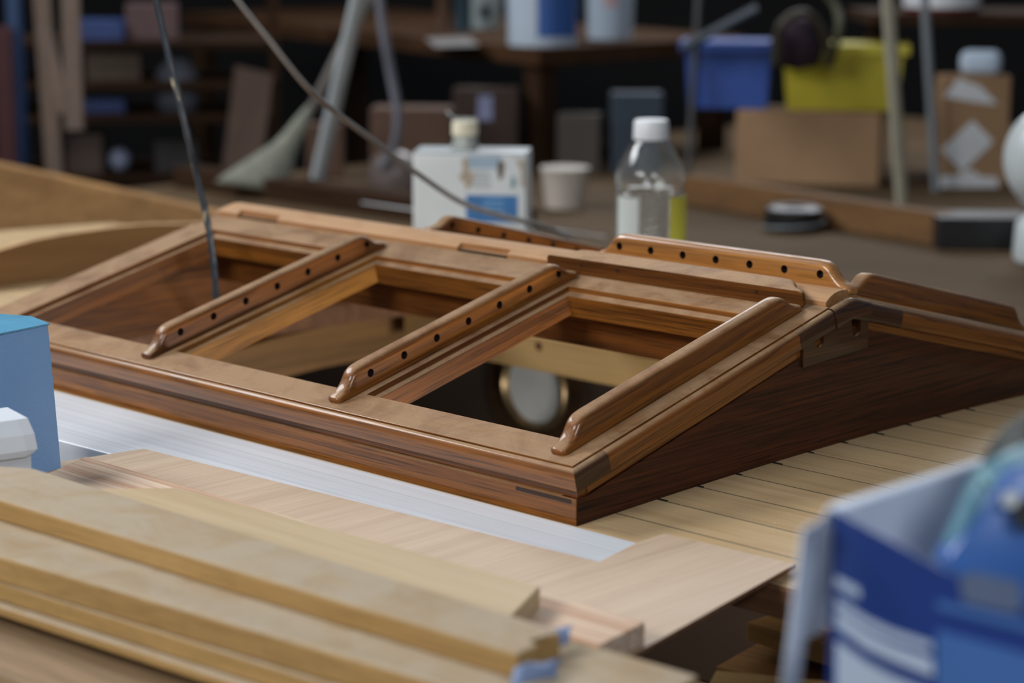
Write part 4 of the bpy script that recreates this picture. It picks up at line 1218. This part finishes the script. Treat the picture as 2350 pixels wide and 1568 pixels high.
# small label on dark carton
o = obj('paper_tag', box(-.018, .018, -.0006, .0006, -.03, .03), plain('lilac_paper', s2l((128, 134, 168)), .6)); o.location = at(1113, 248, 5.25); o.rotation_euler = (0, 0, .75)
tag(o, 'small lilac paper tag on the dark carton behind the can', 'paper tag')
# white tub behind can
p = atz(1275, 478, TZ); t = thing('plastic_tub', 'small whitish plastic tub on the rear table between can and bottle', 'tub', (p.x, p.y + .03, TZ))
d_ = (p - CAM).dot(CF); R1 = 55 * d_ / FPX
bm = bmesh.new(); lathe(bm, [(0, 0), (R1 * .8, 0), (R1 * .98, 82 * d_ / FPX), (R1 * 1.04, 83 * d_ / FPX), (R1 * 1.04, 92 * d_ / FPX), (0, 92 * d_ / FPX)], 32)
obj('tub', bm, plain('dirty_white', s2l((186, 178, 168)), .5), t, True, 40)
# clear bag with pale thing
bm = bmesh.new()
lathe(bm, [(0, 0), (.045, .0), (.062, .03), (.064, .07), (.052, .10), (.024, .115), (0, .12)], 20)
o = obj('plastic_bag', bm, plain('clear_bag', s2l((112, 100, 96)), .3, bump=.5), None, True); o.location = atz(885, 462, TZ) + Vector((0, .03, 0))
tag(o, 'small crumpled brownish bag on the rear table left of the can', 'bag')
# small dark table items
for k, (x, y, w_, c_, lab) in enumerate(((770, 505, .04, s2l((52, 84, 108)), 'small blue lump on the dark plank near the ridge'),
                                         (1400, 610, .03, s2l((170, 170, 165)), 'small pale chip on the rear table behind the golden bar'))):
    pass

# left background
M_LW = wood('ladder_wood', 'z', s2l((72, 58, 48)), s2l((112, 90, 74)), None, 0, 0, .6, .8, .4, 3, .1)
lad = thing('wooden_trestle', 'wooden folding trestle with two thin legs at the upper left background', 'trestle')
for (a, b_, w_) in (((92, -60, 5.3), (128, 430, 5.35), .020), ((160, -60, 5.2), (172, 300, 5.2), .021), ((100, 60, 5.25), (150, 260, 5.25), .016)):
    A2 = at(*a); B2_ = at(*b_)
    dd2 = (B2_ - A2).normalized(); s1 = dd2.cross(CF).normalized() * w_; s2_ = CF * .012
    bm = bmesh.new(); loft(bm, [[p + s1 + s2_, p - s1 + s2_, p - s1 - s2_, p + s1 - s2_] for p in (A2, B2_)])
    obj('leg', bm, M_LW, lad)
rack = thing('storage_rack', 'dark open rack with crowded shelves in the left background', 'shelf')
rk = at(300, 300, 6.1)
RZ = math.atan2(CR.y, CR.x) + 0.12
rack.location = (rk.x, rk.y, -.95); rack.rotation_euler = (0, 0, RZ)
zz = [at(300, y_, 5.95).z + .95 for y_ in (92, 185, 262, 402)]
for z_ in zz:
    obj('shelf_board', box(-.42, .42, -.18, .25, z_ - .022, z_, .001), M_DARK('x'), rack)
for x in (-.42, .40):
    for y in (-.18, .23):
        obj('post', box(x, x + .025, y, y + .025, 0, 1.9), M_DARK('z'), rack)
Mr = Matrix.Translation(rack.location) @ Matrix.Rotation(RZ, 4, 'Z')
def onrack(lvl, px_, w_, d_, h_, mt, label, cat='box', name='cardboard_box', shape='box'):
    # x position on the rack front found from the photo column
    inv_ = Mr.inverted(); r = CF + CR * ((px_ - 1175) / FPX) - CU * ((200 - 784) / FPX)
    a = inv_ @ CAM; q = inv_.to_3x3() @ r; t = (-.12 - a.y) / q.y; x = a.x + q.x * t
    if shape == 'box': o = obj(name, box(-w_ / 2, w_ / 2, -d_ / 2, d_ / 2, 0, h_, .003), mt)
    else:
        bm = bmesh.new()
        if shape == 'ball': lathe(bm, [(w_ / 2 * math.sin(PI * k / 12), h_ / 2 - h_ / 2 * math.cos(PI * k / 12)) for k in range(13)], 24)
        else: lathe(bm, [(0, 0), (w_ * .42, 0), (w_ * .5, h_ * .4), (w_ * .42, h_ * .75), (w_ * .2, h_), (0, h_)], 18)
        o = obj(name, bm, mt, None, True)
    o.matrix_world = Mr @ Matrix.Translation((x, -.06, zz[lvl]))
    tag(o, label, cat); return o
onrack(0, 232, .14, .16, .055, plain('dim_blue_box', s2l((44, 64, 116)), .6), 'dim blue tray on the top rack shelf in the left background', 'tray', 'plastic_tray')
onrack(0, 352, .14, .12, .10, plain('pinkish_cloth', s2l((96, 74, 74)), .8), 'pinkish brown folded cloth on the top rack shelf', 'cloth', 'folded_cloth')
onrack(1, 262, .15, .14, .075, plain('taupe_box', s2l((88, 74, 62)), .7), 'taupe carton on the second rack shelf')
onrack(2, 232, .13, .12, .04, plain('dim_blue_box', s2l((44, 64, 116)), .6), 'dim blue tray on the third rack shelf', 'tray', 'plastic_tray')
onrack(2, 405, .135, .13, .15, plain('pale_bag', s2l((118, 122, 136)), .6, bump=.6), 'pale grey-white stuffed plastic bag at the right end of the rack', 'bag', 'plastic_bag', 'bag')
onrack(3, 265, .062, .062, .062, plain('white_ball', s2l((160, 170, 200)), .5), 'round white object on the lowest rack shelf', 'ball', 'round_container', 'ball')
onrack(3, 190, .10, .14, .11, plain('brown_tub', s2l((74, 58, 50)), .7), 'brown box on the lowest rack shelf')
onrack(3, 400, .12, .12, .09, plain('grey_tub', s2l((64, 62, 62)), .7), 'dark grey box on the lowest rack shelf below the pale bag')
p = at(40, 210, 5.7)
o = rbox('blue_pipe', plain('blue_dim', s2l((28, 58, 96)), .5), .035, .035, at(40, -40, 5.7).z + .95, (p.x, p.y, -.95), .7); tag(o, 'dark blue upright post at the far left background', 'post')
p = at(8, 120, 5.6)
o = rbox('red_panel', plain('dark_red_paint', s2l((60, 14, 18)), .6), .05, .03, at(8, 60, 5.6).z + .95, (p.x, p.y, -.95), .7); tag(o, 'dark red upright board at the left edge of the background', 'board')
# dark brown sheet leaning
A2 = at(520, 150, 6.0); 
o = obj('leaning_panel', prism([at(500, 470, 5.62), at(590, 465, 5.62), at(625, 170, 5.8), at(540, 150, 5.8)], 0, vec=CF * .015), plain('brown_panel', s2l((66, 46, 34)), .8)); tag(o, 'brown board leaning under the bench behind the hose', 'board')
# second shelf low at upper left centre (brown bench rail)
p = at(640, 22, 5.9)

# room shell
F_ = -0.95
flo = obj('floor', box(-9, 3.5, -5.5, 10, F_ - .05, F_), M_CONC); struct(flo)
dirx = Vector((CR.x, CR.y, 0)).normalized(); diry = Vector((CF.x, CF.y, 0)).normalized()
cw = Vector((CAM.x, CAM.y, 0)) + diry * 9.0
wb_ = obj('wall_back', box(-4.6, 4.6, 0, .1, F_, 3.6), M_WALL); wb_.location = (cw.x, cw.y, 0); wb_.rotation_euler = (0, 0, math.atan2(dirx.y, dirx.x)); struct(wb_)
